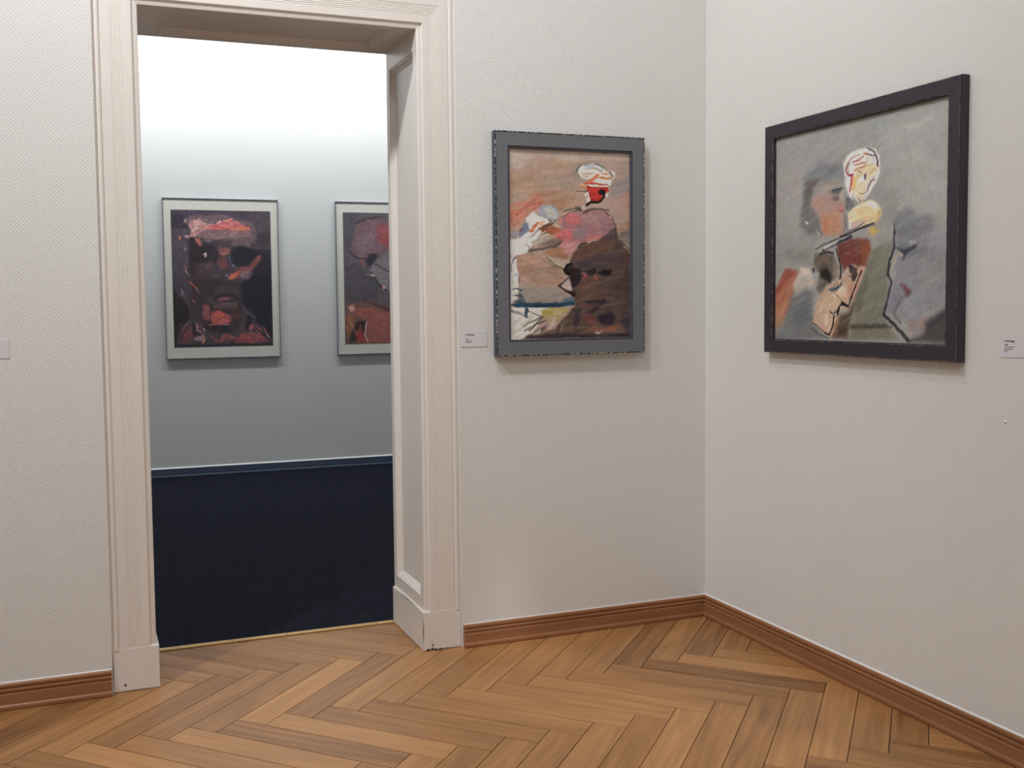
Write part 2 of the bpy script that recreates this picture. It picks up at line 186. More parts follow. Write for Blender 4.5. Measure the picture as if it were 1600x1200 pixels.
  ('F',(142,140,134),0.8,0.0347,0.3,0.0,0.0,[0.0006,0.001,0.3776,-0.0115,0.742,-0.0373,0.7434,0.0778,0.5916,0.1028,0.4339,0.1263,0.2643,0.1472,0.0012,0.1998]),
  ('F',(150,142,135),0.6,0.0347,0.3,0.0,0.0,[-0.0021,0.1813,0.205,0.156,0.1756,0.3268,0.1643,0.5017,-0.0011,0.4904]),
  ('F',(132,130,126),0.6,0.0277,0.3,0.0,0.0,[0.2642,0.1344,0.4341,0.1469,0.4127,0.2184,0.2996,0.1948]),
  ('F',(112,114,116),0.85,0.0173,0.3,0.0,0.0,[0.1933,0.224,0.2469,0.1791,0.3224,0.1641,0.4454,0.198,0.4513,0.2565,0.3231,0.2658,0.2239,0.3145,0.2184,0.4095,0.1699,0.4053,0.1816,0.3099]),
  ('S',(165,160,150),0.7,0.0049,0.2,0.0076,0.0042,[0.2351,0.1904,0.2645,0.1794]),
  ('F',(95,82,78),0.85,0.0139,0.3,0.0,0.0,[0.2054,0.2386,0.2883,0.236,0.2534,0.2832,0.2361,0.3591,0.194,0.3549]),
  ('F',(100,95,92),0.8,0.0173,0.3,0.0,0.0,[0.1879,0.3456,0.2776,0.3804,0.3248,0.5041,0.225,0.4971,0.1701,0.4493]),
  ('F',(150,135,120),0.85,0.0104,0.4,0.0,0.0,[0.3,0.2545,0.4241,0.2572,0.4352,0.2793,0.3801,0.302,0.3234,0.2998,0.2475,0.2782]),
  ('F',(85,85,90),0.85,0.0076,0.4,0.0,0.0,[0.3462,0.3024,0.4353,0.2917,0.4246,0.3195,0.3802,0.323]),
  ('S',(45,42,50),0.8,0.0035,0.2,0.0069,0.0049,[0.3745,0.3014,0.4051,0.3007,0.4353,0.2926]),
  ('F',(175,125,105),0.85,0.0139,0.3,0.0,0.0,[0.2654,0.3104,0.3576,0.3079,0.4137,0.335,0.4524,0.3764,0.4529,0.4385,0.4426,0.5124,0.3249,0.5084,0.3012,0.4254,0.242,0.3467]),
  ('F',(188,120,78),0.7,0.0173,0.4,0.0,0.0,[0.3069,0.4088,0.4143,0.4101,0.4314,0.4783,0.3817,0.5123,0.319,0.4866]),
  ('F',(200,105,60),0.6,0.0139,0.4,0.0,0.0,[0.31,0.439,0.3529,0.4383,0.3477,0.4973,0.3189,0.4824]),
  ('F',(160,128,118),0.7,0.0139,0.3,0.0,0.0,[0.3235,0.3168,0.4027,0.3422,0.4029,0.3756,0.3353,0.3689]),
  ('F',(90,72,80),0.7,0.0069,0.3,0.0,0.0,[0.3747,0.3308,0.4136,0.3267,0.4194,0.3564,0.3804,0.3482]),
  ('F',(190,110,110),0.9,0.0069,0.3,0.0,0.0,[0.4086,0.3845,0.4469,0.3758,0.4525,0.3971,0.4198,0.4023]),
  ('F',(180,150,135),0.8,0.0069,0.3,0.0,0.0,[0.419,0.3106,0.4464,0.3096,0.4358,0.3498,0.4193,0.3522]),
  ('F',(125,70,50),0.6,0.0069,0.3,0.0,0.0,[0.4031,0.3965,0.4471,0.3965,0.4363,0.408]),
  ('F',(212,202,192),1.0,0.0076,0.3,0.0,0.0,[0.4371,0.1886,0.4613,0.1551,0.5144,0.1386,0.5715,0.1354,0.6224,0.1513,0.6452,0.1863,0.6482,0.2301,0.651,0.258,0.6388,0.2801,0.5991,0.331,0.5736,0.3442,0.5481,0.3738,0.5112,0.3618,0.5008,0.3853,0.4681,0.3244,0.4515,0.2813,0.443,0.2307]),
  ('F',(218,186,140),0.85,0.0069,0.3,0.0,0.0,[0.5044,0.1981,0.5825,0.209,0.6333,0.232,0.6385,0.2524,0.5934,0.2744,0.5733,0.308,0.5633,0.3431,0.5428,0.3732,0.5004,0.3362,0.4947,0.2947,0.5049,0.2551]),
  ('F',(208,180,125),0.6,0.0069,0.3,0.0,0.0,[0.5619,0.2061,0.6381,0.2168,0.6334,0.2438,0.5881,0.2578,0.5623,0.2383]),
  ('F',(230,170,80),0.8,0.0069,0.3,0.0,0.0,[0.489,0.2613,0.5208,0.2571,0.5107,0.3129,0.4895,0.3186]),
  ('F',(232,228,235),0.9,0.0042,0.3,0.0,0.0,[0.5366,0.2673,0.5624,0.2504,0.5678,0.2792,0.5368,0.2875]),
  ('F',(70,55,85),0.95,0.0035,0.3,0.0,0.0,[0.5572,0.2538,0.5727,0.2537,0.5719,0.2777,0.5626,0.2766]),
  ('S',(110,80,70),0.8,0.0021,0.2,0.0042,0.0028,[0.5258,0.2335,0.5468,0.2443]),
  ('F',(222,214,202),0.8,0.0052,0.3,0.0,0.0,[0.4725,0.21,0.5043,0.1899,0.5411,0.1951,0.5204,0.2165,0.4995,0.2463,0.4782,0.2435]),
  ('S',(190,120,75),0.9,0.0021,0.2,0.0049,0.0069,[0.5329,0.1597,0.4882,0.1713,0.467,0.1928,0.4564,0.216]),
  ('S',(150,30,60),0.95,0.0021,0.2,0.0055,0.009,[0.4723,0.1833,0.4564,0.216,0.462,0.2373,0.4809,0.25,0.4969,0.2459]),
  ('S',(40,35,40),0.8,0.0017,0.2,0.0035,0.0028,[0.4777,0.1943,0.4672,0.2133,0.4754,0.235]),
  ('S',(170,70,55),0.9,0.0024,0.2,0.009,0.0042,[0.499,0.1912,0.5358,0.1823,0.5591,0.1756]),
  ('S',(185,80,55),0.9,0.0024,0.2,0.0076,0.0062,[0.5071,0.2045,0.567,0.2008]),
  ('S',(180,75,60),0.8,0.0024,0.2,0.0069,0.0035,[0.5047,0.2286,0.5465,0.2201,0.5723,0.2156]),
  ('S',(210,150,90),0.7,0.0024,0.2,0.0049,0.0035,[0.5822,0.181,0.5722,0.1996]),
  ('S',(190,100,50),0.9,0.0021,0.2,0.0083,0.0069,[0.5589,0.1615,0.577,0.1662]),
  ('S',(80,50,45),0.9,0.0021,0.2,0.0055,0.0049,[0.5744,0.1659,0.6177,0.1803]),
  ('S',(58,38,60),0.95,0.0021,0.2,0.0049,0.0083,[0.5715,0.1374,0.6074,0.1569,0.6303,0.1881,0.6382,0.2287]),
  ('S',(225,180,140),0.8,0.0028,0.2,0.0049,0.0035,[0.6382,0.2287,0.6384,0.2445]),
  ('S',(175,45,65),0.9,0.0024,0.2,0.009,0.009,[0.4916,0.2493,0.4866,0.2855,0.4815,0.3177]),
  ('S',(225,120,50),0.8,0.0028,0.2,0.0062,0.0049,[0.4996,0.2544,0.492,0.2943]),
  ('S',(95,55,60),0.9,0.0024,0.2,0.0083,0.0035,[0.5886,0.3058,0.5986,0.291,0.6388,0.2801]),
  ('S',(95,60,65),0.9,0.0024,0.2,0.0069,0.0049,[0.5812,0.329,0.5861,0.3095]),
  ('S',(140,85,60),0.8,0.0021,0.2,0.0035,0.0049,[0.5346,0.3298,0.5581,0.3405,0.5786,0.3327]),
  ('S',(225,215,205),0.9,0.0031,0.2,0.009,0.0069,[0.6338,0.2795,0.599,0.327,0.5635,0.3633]),
  ('S',(90,95,90),0.8,0.0024,0.2,0.0055,0.0035,[0.5004,0.3464,0.5218,0.367]),
  ('S',(110,85,75),0.8,0.0024,0.2,0.0042,0.0055,[0.5269,0.3513,0.5454,0.3735]),
  ('F',(96,98,95),0.85,0.0069,0.3,0.0,0.0,[0.4575,0.3397,0.5059,0.3572,0.5115,0.3945,0.4743,0.4115,0.4525,0.3971]),
  ('F',(222,196,150),1.0,0.0062,0.3,0.0,0.0,[0.4689,0.4151,0.5167,0.3869,0.5481,0.3738,0.6096,0.3721,0.6451,0.3956,0.6653,0.4292,0.6458,0.4591,0.5955,0.4829,0.4911,0.4911,0.4692,0.4482]),
  ('F',(228,218,200),0.8,0.0069,0.3,0.0,0.0,[0.5842,0.3695,0.63,0.3862,0.6453,0.4155,0.6049,0.4036,0.5741,0.3885]),
  ('F',(222,178,110),0.6,0.0104,0.3,0.0,0.0,[0.5327,0.4047,0.6049,0.4036,0.6355,0.4384,0.5749,0.4652,0.512,0.4477]),
  ('F',(210,165,90),0.7,0.0083,0.3,0.0,0.0,[0.6403,0.415,0.6702,0.4297,0.6508,0.4675,0.6107,0.4761]),
  ('F',(188,150,145),0.8,0.0069,0.3,0.0,0.0,[0.4747,0.4569,0.5748,0.4571,0.5439,0.4829,0.4803,0.4862]),
  ('F',(235,228,215),0.7,0.0042,0.3,0.0,0.0,[0.4747,0.4569,0.4908,0.4582,0.4857,0.4866,0.475,0.4858]),
  ('F',(125,118,112),0.8,0.0055,0.3,0.0,0.0,[0.4444,0.4046,0.4689,0.4151,0.4749,0.4816,0.4506,0.4839]),
  ('S',(70,40,60),0.7,0.0021,0.2,0.0035,0.0035,[0.4473,0.4214,0.4558,0.4636,0.448,0.5003]),
  ('F',(200,160,70),0.9,0.0083,0.3,0.0,0.0,[0.5906,0.4946,0.626,0.4853,0.6463,0.5108,0.6164,0.5286,0.5959,0.5191]),
  ('S',(235,215,190),0.8,0.0042,0.2,0.0083,0.0069,[0.2095,0.4306,0.2186,0.44]),
  ('S',(240,225,190),0.9,0.0024,0.2,0.0042,0.0035,[0.2841,0.4841,0.2959,0.5021]),
  ('S',(52,48,48),0.95,0.0028,0.2,0.0104,0.0125,[0.6183,0.4747,0.544,0.491,0.4698,0.5102,0.4262,0.5175]),
  ('S',(60,58,60),0.8,0.0024,0.2,0.0049,0.0035,[0.5646,0.4683,0.5229,0.4854,0.4589,0.5011]),
  ('S',(120,112,90),0.8,0.0028,0.2,0.0049,0.0035,[0.6183,0.4767,0.6388,0.5063]),
  ('F',(135,133,126),0.8,0.0277,0.3,0.0,0.0,[0.0002,0.4906,0.2784,0.5096,0.2671,0.5737,0.2198,0.6367,0.0835,0.6311,0.0008,0.6826]),
  ('F',(120,118,108),0.6,0.0243,0.3,0.0,0.0,[0.0512,0.5573,0.2373,0.5546,0.2556,0.6295,0.0834,0.6131]),
  ('F',(170,88,55),0.9,0.0104,0.4,0.0,0.0,[0.0772,0.6488,0.1651,0.6654,0.1406,0.7136,0.1283,0.7491,0.1161,0.8386,0.0591,0.9206,0.0037,0.9492,0.003,0.7469]),
  ('F',(150,60,52),0.7,0.0104,0.4,0.0,0.0,[0.0708,0.6509,0.1465,0.6603,0.1155,0.695,0.0031,0.7836,0.003,0.7469]),
  ('F',(186,120,80),0.7,0.0139,0.4,0.0,0.0,[0.0066,0.8387,0.0843,0.8025,0.1221,0.7669,0.1098,0.8386,0.0526,0.9253,0.0069,0.9307]),
  ('F',(150,120,95),0.7,0.0139,0.3,0.0,0.0,[0.0035,0.9031,0.0718,0.8931,0.0333,0.976,0.0038,0.9861]),
  ('F',(190,170,155),0.75,0.0104,0.5,0.0,0.0,[0.1282,0.7312,0.159,0.6785,0.2078,0.6537,0.25,0.6814,0.268,0.7254,0.2206,0.777,0.1472,0.7851]),
  ('F',(205,180,165),0.7,0.0083,0.6,0.0,0.0,[0.1712,0.6479,0.2319,0.6503,0.244,0.6813,0.1837,0.6926]),
  ('S',(225,205,190),0.8,0.0028,0.2,0.0049,0.0035,[0.2499,0.6684,0.256,0.6947]),
  ('S',(215,195,180),0.7,0.0028,0.2,0.0049,0.0035,[0.1374,0.7046,0.1313,0.7312]),
  ('F',(50,45,60),0.9,0.0062,0.3,0.0,0.0,[0.2498,0.6553,0.2676,0.6516,0.2707,0.6734,0.2559,0.6816]),
  ('S',(215,150,90),0.8,0.0028,0.2,0.0055,0.0035,[0.2561,0.7164,0.2797,0.7127]),
  ('F',(96,98,98),0.85,0.0208,0.3,0.0,0.0,[0.1096,0.7847,0.2204,0.7507,0.2625,0.7775,0.257,0.856,0.2693,0.9257,0.3167,0.9854,0.0019,1.0023,0.0527,0.939]),
  ('F',(84,92,98),0.6,0.0208,0.3,0.0,0.0,[0.1225,0.8566,0.2328,0.8122,0.2394,0.9,0.1478,0.9191]),
  ('F',(112,112,108),0.6,0.0208,0.3,0.0,0.0,[0.007,0.9537,0.2693,0.9257,0.3283,0.985,0.0071,0.9998]),
  ('F',(192,152,118),0.95,0.0087,0.3,0.0,0.0,[0.3036,0.778,0.3551,0.736,0.4278,0.7123,0.4711,0.6636,0.5509,0.6625,0.5866,0.6113,0.6018,0.592,0.5718,0.6755,0.5154,0.8136,0.4783,0.855,0.429,0.8553,0.4186,0.9398,0.3741,0.9878,0.3281,0.9591,0.2574,0.9128,0.2689,0.856]),
  ('F',(205,168,130),0.6,0.0173,0.3,0.0,0.0,[0.3497,0.77,0.4392,0.7545,0.4668,0.7883,0.4288,0.83,0.3618,0.8641,0.304,0.8385]),
  ('F',(190,150,125),0.6,0.0139,0.4,0.0,0.0,[0.2689,0.8647,0.3504,0.8727,0.3624,0.9411,0.3281,0.9591,0.2633,0.9127]),
  ('F',(225,205,175),0.6,0.0104,0.3,0.0,0.0,[0.4281,0.7459,0.4719,0.7467,0.4668,0.7883,0.4173,0.7752]),
  ('F',(210,185,150),0.7,0.0104,0.3,0.0,0.0,[0.3275,0.8815,0.3504,0.8684,0.3565,0.9241,0.3336,0.9245]),
  ('F',(190,120,90),0.6,0.0139,0.3,0.0,0.0,[0.4717,0.7218,0.5253,0.7396,0.494,0.8052,0.4614,0.7883]),
  ('F',(88,74,62),0.85,0.0104,0.4,0.0,0.0,[0.2672,0.5866,0.3824,0.5969,0.4163,0.6574,0.4056,0.7033,0.3494,0.7358,0.3036,0.778,0.28,0.7517,0.303,0.6918,0.2616,0.6384]),
  ('F',(30,24,24),0.95,0.009,0.3,0.0,0.0,[0.3028,0.6573,0.3489,0.659,0.3775,0.694,0.3664,0.7256,0.3378,0.7142,0.303,0.6961]),
  ('F',(120,88,62),0.7,0.0104,0.3,0.0,0.0,[0.3024,0.6057,0.3484,0.5994,0.3601,0.6339,0.3143,0.6491]),
  ('F',(60,50,38),0.6,0.0104,0.3,0.0,0.0,[0.3027,0.6401,0.3372,0.6244,0.3488,0.6548,0.3144,0.662]),
  ('F',(150,125,100),0.7,0.0104,0.3,0.0,0.0,[0.3825,0.6138,0.4107,0.6445,0.4221,0.687,0.3832,0.7026]),
  ('F',(110,45,32),0.92,0.0104,0.4,0.0,0.0,[0.4044,0.5518,0.4915,0.5324,0.5859,0.5387,0.6018,0.592,0.5769,0.6635,0.5456,0.6623,0.4925,0.6479,0.4495,0.6753,0.4216,0.6282]),
  ('F',(120,35,35),0.7,0.0139,0.4,0.0,0.0,[0.4378,0.583,0.4919,0.5736,0.5451,0.6093,0.5138,0.6364,0.46,0.6341]),
  ('F',(150,70,40),0.7,0.0104,0.4,0.0,0.0,[0.5446,0.5522,0.5962,0.5474,0.6019,0.6041,0.5769,0.6635,0.5558,0.6342]),
  ('F',(112,95,88),0.6,0.0083,0.3,0.0,0.0,[0.4487,0.5878,0.492,0.5922,0.4868,0.6063,0.4543,0.6047]),
  ('F',(175,120,80),0.6,0.0083,0.4,0.0,0.0,[0.5139,0.6488,0.5509,0.6625,0.5249,0.6985,0.4929,0.6892]),
  ('F',(190,130,110),0.7,0.0069,0.3,0.0,0.0,[0.5457,0.6664,0.5717,0.6633,0.5464,0.74,0.5154,0.8136,0.5045,0.7887]),
  ('S',(40,35,40),0.9,0.0024,0.2,0.0062,0.0055,[0.2729,0.5653,0.3366,0.5434,0.4263,0.5239]),
  ('S',(30,30,38),0.95,0.0024,0.2,0.0083,0.0118,[0.3196,0.5765,0.4043,0.5476,0.4914,0.5221]),
  ('F',(190,185,185),0.8,0.0035,0.3,0.0,0.0,[0.3252,0.5619,0.4153,0.5357,0.4043,0.5476,0.3311,0.5729]),
  ('S',(30,22,22),0.9,0.0042,0.2,0.0118,0.0083,[0.2994,0.5926,0.3483,0.5824,0.3823,0.5926]),
  ('S',(190,130,125),0.5,0.0042,0.2,0.0069,0.0055,[0.3192,0.5166,0.3194,0.5509]),
  ('S',(40,32,36),0.95,0.0028,0.2,0.0069,0.0118,[0.4018,0.5726,0.4216,0.624,0.4331,0.6789,0.4278,0.7081]),
  ('F',(45,35,38),0.9,0.0042,0.5,0.0,0.0,[0.4764,0.6472,0.4926,0.652,0.5247,0.6697,0.5302,0.6945,0.5093,0.7268,0.4932,0.7223,0.4984,0.6977,0.4821,0.6806]),
  ('S',(40,30,34),0.8,0.0028,0.2,0.0069,0.0069,[0.4823,0.7013,0.5091,0.7062]),
  ('S',(50,36,30),0.7,0.0021,0.2,0.0042,0.0035,[0.5401,0.6335,0.5143,0.6899]),
  ('F',(80,98,110),0.95,0.0031,0.3,0.0,0.0,[0.3553,0.7594,0.3948,0.7495,0.4226,0.7416,0.4416,0.7127,0.4336,0.746,0.4061,0.7687,0.3781,0.7704]),
  ('S',(40,48,58),0.9,0.0014,0.2,0.0028,0.0042,[0.3779,0.7407,0.3837,0.762]),
  ('S',(40,48,58),0.9,0.0014,0.2,0.0028,0.0042,[0.3947,0.7368,0.4005,0.7602]),
  ('S',(40,48,58),0.9,0.0014,0.2,0.0028,0.0042,[0.4114,0.7329,0.4171,0.7541]),
  ('S',(40,48,58),0.9,0.0014,0.2,0.0028,0.0042,[0.3666,0.7532,0.378,0.7662]),
  ('S',(70,52,44),0.7,0.0021,0.2,0.0035,0.0035,[0.3781,0.7704,0.4063,0.7877,0.4342,0.809]),
  ('S',(235,228,220),0.7,0.0028,0.2,0.0049,0.0035,[0.3838,0.779,0.4007,0.7919]),
  ('S',(22,16,26),0.97,0.0017,0.2,0.0076,0.0097,[0.551,0.6788,0.5253,0.7313,0.4992,0.7886,0.4781,0.8384,0.4398,0.8195,0.4179,0.8511,0.4126,0.8765]),
  ('F',(22,16,26),1.0,0.0028,0.3,0.0,0.0,[0.4397,0.8132,0.4726,0.8321,0.4809,0.8446,0.4564,0.8405,0.4343,0.83,0.4181,0.8764,0.407,0.8829,0.4096,0.8553]),
  ('S',(22,16,26),0.95,0.0017,0.2,0.0055,0.0055,[0.3646,0.8619,0.3845,0.8725,0.4097,0.8617]),
  ('S',(30,20,26),0.8,0.0017,0.2,0.0035,0.0028,[0.3675,0.8619,0.3734,0.8939]),
  ('S',(20,14,22),0.97,0.0017,0.2,0.0076,0.0097,[0.393,0.8809,0.3877,0.9192,0.3739,0.9579,0.3598,0.9712,0.3396,0.9631]),
  ('S',(40,30,32),0.9,0.0021,0.2,0.0035,0.0055,[0.2574,0.915,0.3047,0.9424,0.3396,0.9631,0.3683,0.9773]),
  ('S',(60,52,52),0.8,0.0028,0.2,0.0049,0.0055,[0.2516,0.9436,0.3049,0.9684,0.357,0.9884]),
  ('F',(70,50,32),0.85,0.0139,0.4,0.0,0.0,[0.4292,0.8763,0.4783,0.8634,0.5048,0.8135,0.5466,0.7564,0.4948,0.8965,0.4739,0.9804,0.3854,0.9832,0.4018,0.9317]),
  ('F',(150,92,52),0.6,0.0104,0.5,0.0,0.0,[0.3962,0.9233,0.4348,0.8889,0.4188,0.9567,0.3853,0.9747]),
  ('F',(120,62,40),0.5,0.0104,0.3,0.0,0.0,[0.3852,0.9661,0.4738,0.9637,0.474,0.9846,0.3854,0.9875]),
  ('F',(112,108,88),0.9,0.0139,0.3,0.0,0.0,[0.6018,0.596,0.6668,0.5678,0.7254,0.5636,0.7117,0.6373,0.693,0.7035,0.6985,0.759,0.6801,0.8701,0.6955,0.9176,0.4951,0.9298,0.5103,0.8383,0.5668,0.6916]),
  ('F',(128,124,108),0.6,0.0277,0.3,0.0,0.0,[0.6468,0.5507,0.7204,0.5515,0.7069,0.641,0.6383,0.6939]),
  ('F',(88,84,66),0.6,0.0173,0.3,0.0,0.0,[0.5155,0.8218,0.5772,0.7,0.5981,0.7249,0.5372,0.8795]),
  ('F',(112,105,82),0.9,0.0139,0.3,0.0,0.0,[0.4952,0.9381,0.7005,0.9334,0.7494,0.9677,0.752,0.9833,0.474,0.9888]),
  ('F',(58,50,36),0.85,0.0118,0.3,0.0,0.0,[0.4951,0.9235,0.6407,0.9167,0.6906,0.9197,0.6858,0.9338,0.4952,0.9381]),
  ('F',(50,40,34),0.6,0.0139,0.3,0.0,0.0,[0.4186,0.9356,0.4626,0.9304,0.4575,0.9725,0.419,0.9779]),
  ('F',(158,155,148),0.8,0.0416,0.3,0.0,0.0,[0.6473,0.0609,0.9947,0.0033,0.9971,0.4856,0.7936,0.4815,0.6795,0.3425]),
  ('F',(178,172,160),0.7,0.0139,0.4,0.0,0.0,[0.7721,0.0829,0.8209,0.076,0.8947,0.0718,0.8637,0.0946,0.7887,0.0992]),
  ('F',(175,170,160),0.7,0.0208,0.4,0.0,0.0,[0.8227,0.2161,0.8862,0.2079,0.8917,0.2306,0.8231,0.2428]),
  ('F',(166,162,158),0.6,0.0277,0.3,0.0,0.0,[0.8985,0.3453,0.9948,0.3353,0.9961,0.4211,0.8992,0.3936]),
  ('F',(132,128,122),0.6,0.0277,0.3,0.0,0.0,[0.6208,0.3265,0.7477,0.3502,0.738,0.4769,0.6693,0.4712]),
  ('F',(140,136,130),0.4,0.0277,0.3,0.0,0.0,[0.6774,0.158,0.7466,0.2593,0.6789,0.2963]),
  ('S',(178,172,158),0.7,0.0055,0.2,0.0076,0.0049,[0.7431,0.4362,0.7651,0.4111,0.8035,0.4014]),
  ('F',(118,116,118),0.85,0.0173,0.3,0.0,0.0,[0.7375,0.4403,0.8037,0.4194,0.8474,0.4637,0.9001,0.4596,0.9315,0.4843,0.932,0.5236,0.7384,0.509]),
  ('F',(128,126,130),0.92,0.0173,0.3,0.0,0.0,[0.7261,0.4717,0.8336,0.4761,0.9308,0.5023,0.9312,0.5292,0.9937,0.5515,1.0005,0.8353,0.8827,0.8811,0.8393,0.9094,0.8058,0.91,0.7366,0.8637,0.6897,0.8641,0.7006,0.7876,0.7233,0.7215,0.7336,0.6086]),
  ('F',(104,104,108),0.7,0.0208,0.4,0.0,0.0,[0.732,0.4769,0.8338,0.4945,0.8992,0.5133,0.8346,0.5587,0.7446,0.5669]),
  ('F',(96,98,106),0.7,0.0173,0.3,0.0,0.0,[0.7447,0.5716,0.835,0.5863,0.9005,0.6083,0.8684,0.6248,0.7741,0.6387]),
  ('F',(150,148,150),0.6,0.0243,0.3,0.0,0.0,[0.9102,0.5412,0.9934,0.5338,0.9945,0.6046,0.9109,0.5908]),
  ('F',(140,136,132),0.6,0.0277,0.3,0.0,0.0,[0.8359,0.6507,0.995,0.64,0.9966,0.7464,0.8701,0.7528]),
  ('F',(112,108,104),0.5,0.0173,0.3,0.0,0.0,[0.9226,0.6635,0.9953,0.6577,0.9958,0.6887,0.9284,0.6998]),
  ('F',(158,158,158),0.8,0.0069,0.3,0.0,0.0,[0.8014,0.5658,0.8347,0.5656,0.8404,0.5775,0.8127,0.5758]),
  ('F',(118,116,128),0.7,0.0173,0.3,0.0,0.0,[0.7064,0.7781,0.7697,0.7414,0.7649,0.8165,0.7251,0.8733,0.6897,0.8641]),
  ('F',(142,140,146),0.6,0.0243,0.3,0.0,0.0,[0.7702,0.7883,0.8812,0.7713,0.8826,0.8719,0.7942,0.8821]),
  ('S',(30,26,38),0.9,0.0049,0.2,0.0055,0.0153,[0.7293,0.4907,0.727,0.5423,0.7304,0.5896,0.7048,0.645,0.6967,0.7017]),
  ('S',(60,20,35),0.9,0.0035,0.2,0.0062,0.0083,[0.7277,0.5094,0.7349,0.5311]),
  ('S',(35,32,40),0.9,0.0049,0.2,0.0104,0.0118,[0.6966,0.697,0.7176,0.7356,0.7035,0.7829,0.6893,0.8353,0.6767,0.8738]),
  ('S',(36,32,36),0.92,0.0062,0.2,0.0139,0.0173,[0.6767,0.8762,0.7255,0.9114,0.7723,0.9529,0.8067,0.9847]),
  ('F',(40,42,54),0.92,0.0083,0.3,0.0,0.0,[0.7333,0.5874,0.7793,0.6016,0.846,0.5824,0.8352,0.6001,0.7908,0.6162,0.7798,0.6436,0.768,0.6104]),
  ('F',(165,150,130),0.8,0.0052,0.3,0.0,0.0,[0.7451,0.6045,0.7594,0.6052,0.7341,0.6557,0.7173,0.7118,0.7113,0.6927,0.7225,0.6552]),
  ('F',(185,165,145),0.8,0.0049,0.3,0.0,0.0,[0.7566,0.6121,0.7795,0.6203,0.7683,0.6337]),
  ('F',(170,150,140),0.8,0.0052,0.3,0.0,0.0,[0.7287,0.6885,0.7433,0.6937,0.735,0.7265,0.7233,0.7215]),
  ('F',(100,35,42),0.75,0.0097,0.3,0.0,0.0,[0.7611,0.7459,0.7868,0.7512,0.8208,0.775,0.8044,0.8027,0.7873,0.7839,0.7757,0.765]),
  ('S',(70,60,78),0.6,0.0083,0.2,0.0083,0.0104,[0.8154,0.7842,0.7705,0.8071,0.7309,0.8685,0.766,0.9107]),
  ('F',(150,110,100),0.5,0.0139,0.4,0.0,0.0,[0.7946,0.9148,0.8827,0.8811,0.9152,0.8944,0.873,0.964,0.8288,0.956]),
  ('F',(52,46,52),0.9,0.0173,0.3,0.0,0.0,[0.8939,0.9084,0.9466,0.8714,0.9982,0.8486,1.0014,0.9913,0.8068,0.9871,0.8837,0.9545]),
  ('F',(84,76,66),0.6,0.0208,0.3,0.0,0.0,[0.873,0.964,0.9577,0.9073,0.9991,0.9065,1.0014,0.9913,0.8624,0.992]),
  ('F',(130,125,125),0.6,0.0139,0.3,0.0,0.0,[0.8285,0.9374,0.8834,0.9315,0.873,0.9686,0.84,0.965]),
  ('S',(56,50,40),0.7,0.0104,0.2,0.0173,0.0104,[0.5047,0.9353,0.6057,0.9306,0.6904,0.9264,0.7199,0.9305]),
 ]),
 'three': dict(base=(52, 50, 60), streak=((0.6, -0.8), 0.16), texture=0.13, lift=9, chroma=0.78, soft=0.7, ops=[
  ('F',(52,50,64),1.0,0.014,0.3,0.0,0.0,[-0.0017,-0.0026,1.0021,0.0,1.0038,0.1497,-0.0076,0.1325]),
  ('F',(32,32,48),0.8,0.0186,0.3,0.0,0.0,[0.0006,0.0224,0.1736,0.0313,0.1762,0.1319,-0.0008,0.1325]),
  ('F',(60,60,70),0.9,0.0186,0.3,0.0,0.0,[0.0024,0.135,0.1691,0.1369,0.1796,0.2125,0.1607,0.4954,-0.0031,0.4942]),
  ('F',(64,64,68),0.8,0.0373,0.3,0.0,0.0,[0.7797,0.0273,0.9979,0.0155,0.9989,0.2842,0.8411,0.284]),
  ('F',(28,28,36),0.5,0.0373,0.3,0.0,0.0,[0.8672,0.1604,0.9891,0.16,1.0,0.2531,0.8565,0.2531]),
  ('F',(20,18,34),0.9,0.0233,0.3,0.0,0.0,[0.72,0.2889,0.9987,0.2893,1.0016,0.5062,0.7472,0.5042]),
  ('F',(24,20,28),0.9,0.0233,0.3,0.0,0.0,[0.1729,0.2075,0.2416,0.2074,0.2935,0.2833,0.2155,0.4999,0.1639,0.4995]),
  ('F',(96,84,88),0.9,0.0186,0.5,0.0,0.0,[0.1382,0.0616,0.1869,0.0412,0.2761,0.0407,0.4214,0.0347,0.4983,0.0266,0.5677,0.0388,0.7073,0.0686,0.8413,0.0885,0.8438,0.2119,0.7702,0.2736,0.6013,0.253,0.49,0.2326,0.352,0.2073,0.228,0.2023,0.1809,0.1822,0.1958,0.152,0.1697,0.1218,0.1435,0.0968]),
  ('F',(168,128,120),0.95,0.0093,0.5,0.0,0.0,[0.1851,0.0815,0.2819,0.0659,0.3291,0.0909,0.4257,0.1006,0.3687,0.1363,0.2988,0.1567,0.2282,0.1973,0.1734,0.1974,0.2029,0.1469,0.1734,0.1168]),
  ('S',(195,165,150),0.7,0.0056,0.5,0.0121,0.007,[0.275,0.0659,0.2452,0.1215,0.2149,0.1872]),
  ('S',(180,150,140),0.8,0.0065,0.2,0.014,0.0093,[0.1405,0.0867,0.1447,0.0691]),
  ('F',(185,170,165),0.8,0.0075,0.3,0.0,0.0,[0.133,0.1823,0.1806,0.1873,0.173,0.2049,0.1389,0.2025]),
  ('S',(205,110,75),0.9,0.0065,0.2,0.014,0.0093,[0.0812,0.1975,0.0871,0.2176]),
  ('F',(205,92,88),0.95,0.0093,0.6,0.0,0.0,[0.3832,0.121,0.5173,0.0747,0.616,0.0589,0.615,0.0844,0.6859,0.0739,0.6919,0.0994,0.7761,0.1195,0.7824,0.1426,0.669,0.1455,0.4936,0.1435,0.3546,0.1439]),
  ('F',(222,118,70),0.8,0.0093,0.5,0.0,0.0,[0.6062,0.1304,0.67,0.1199,0.7866,0.1246,0.7824,0.1426,0.6056,0.1447]),
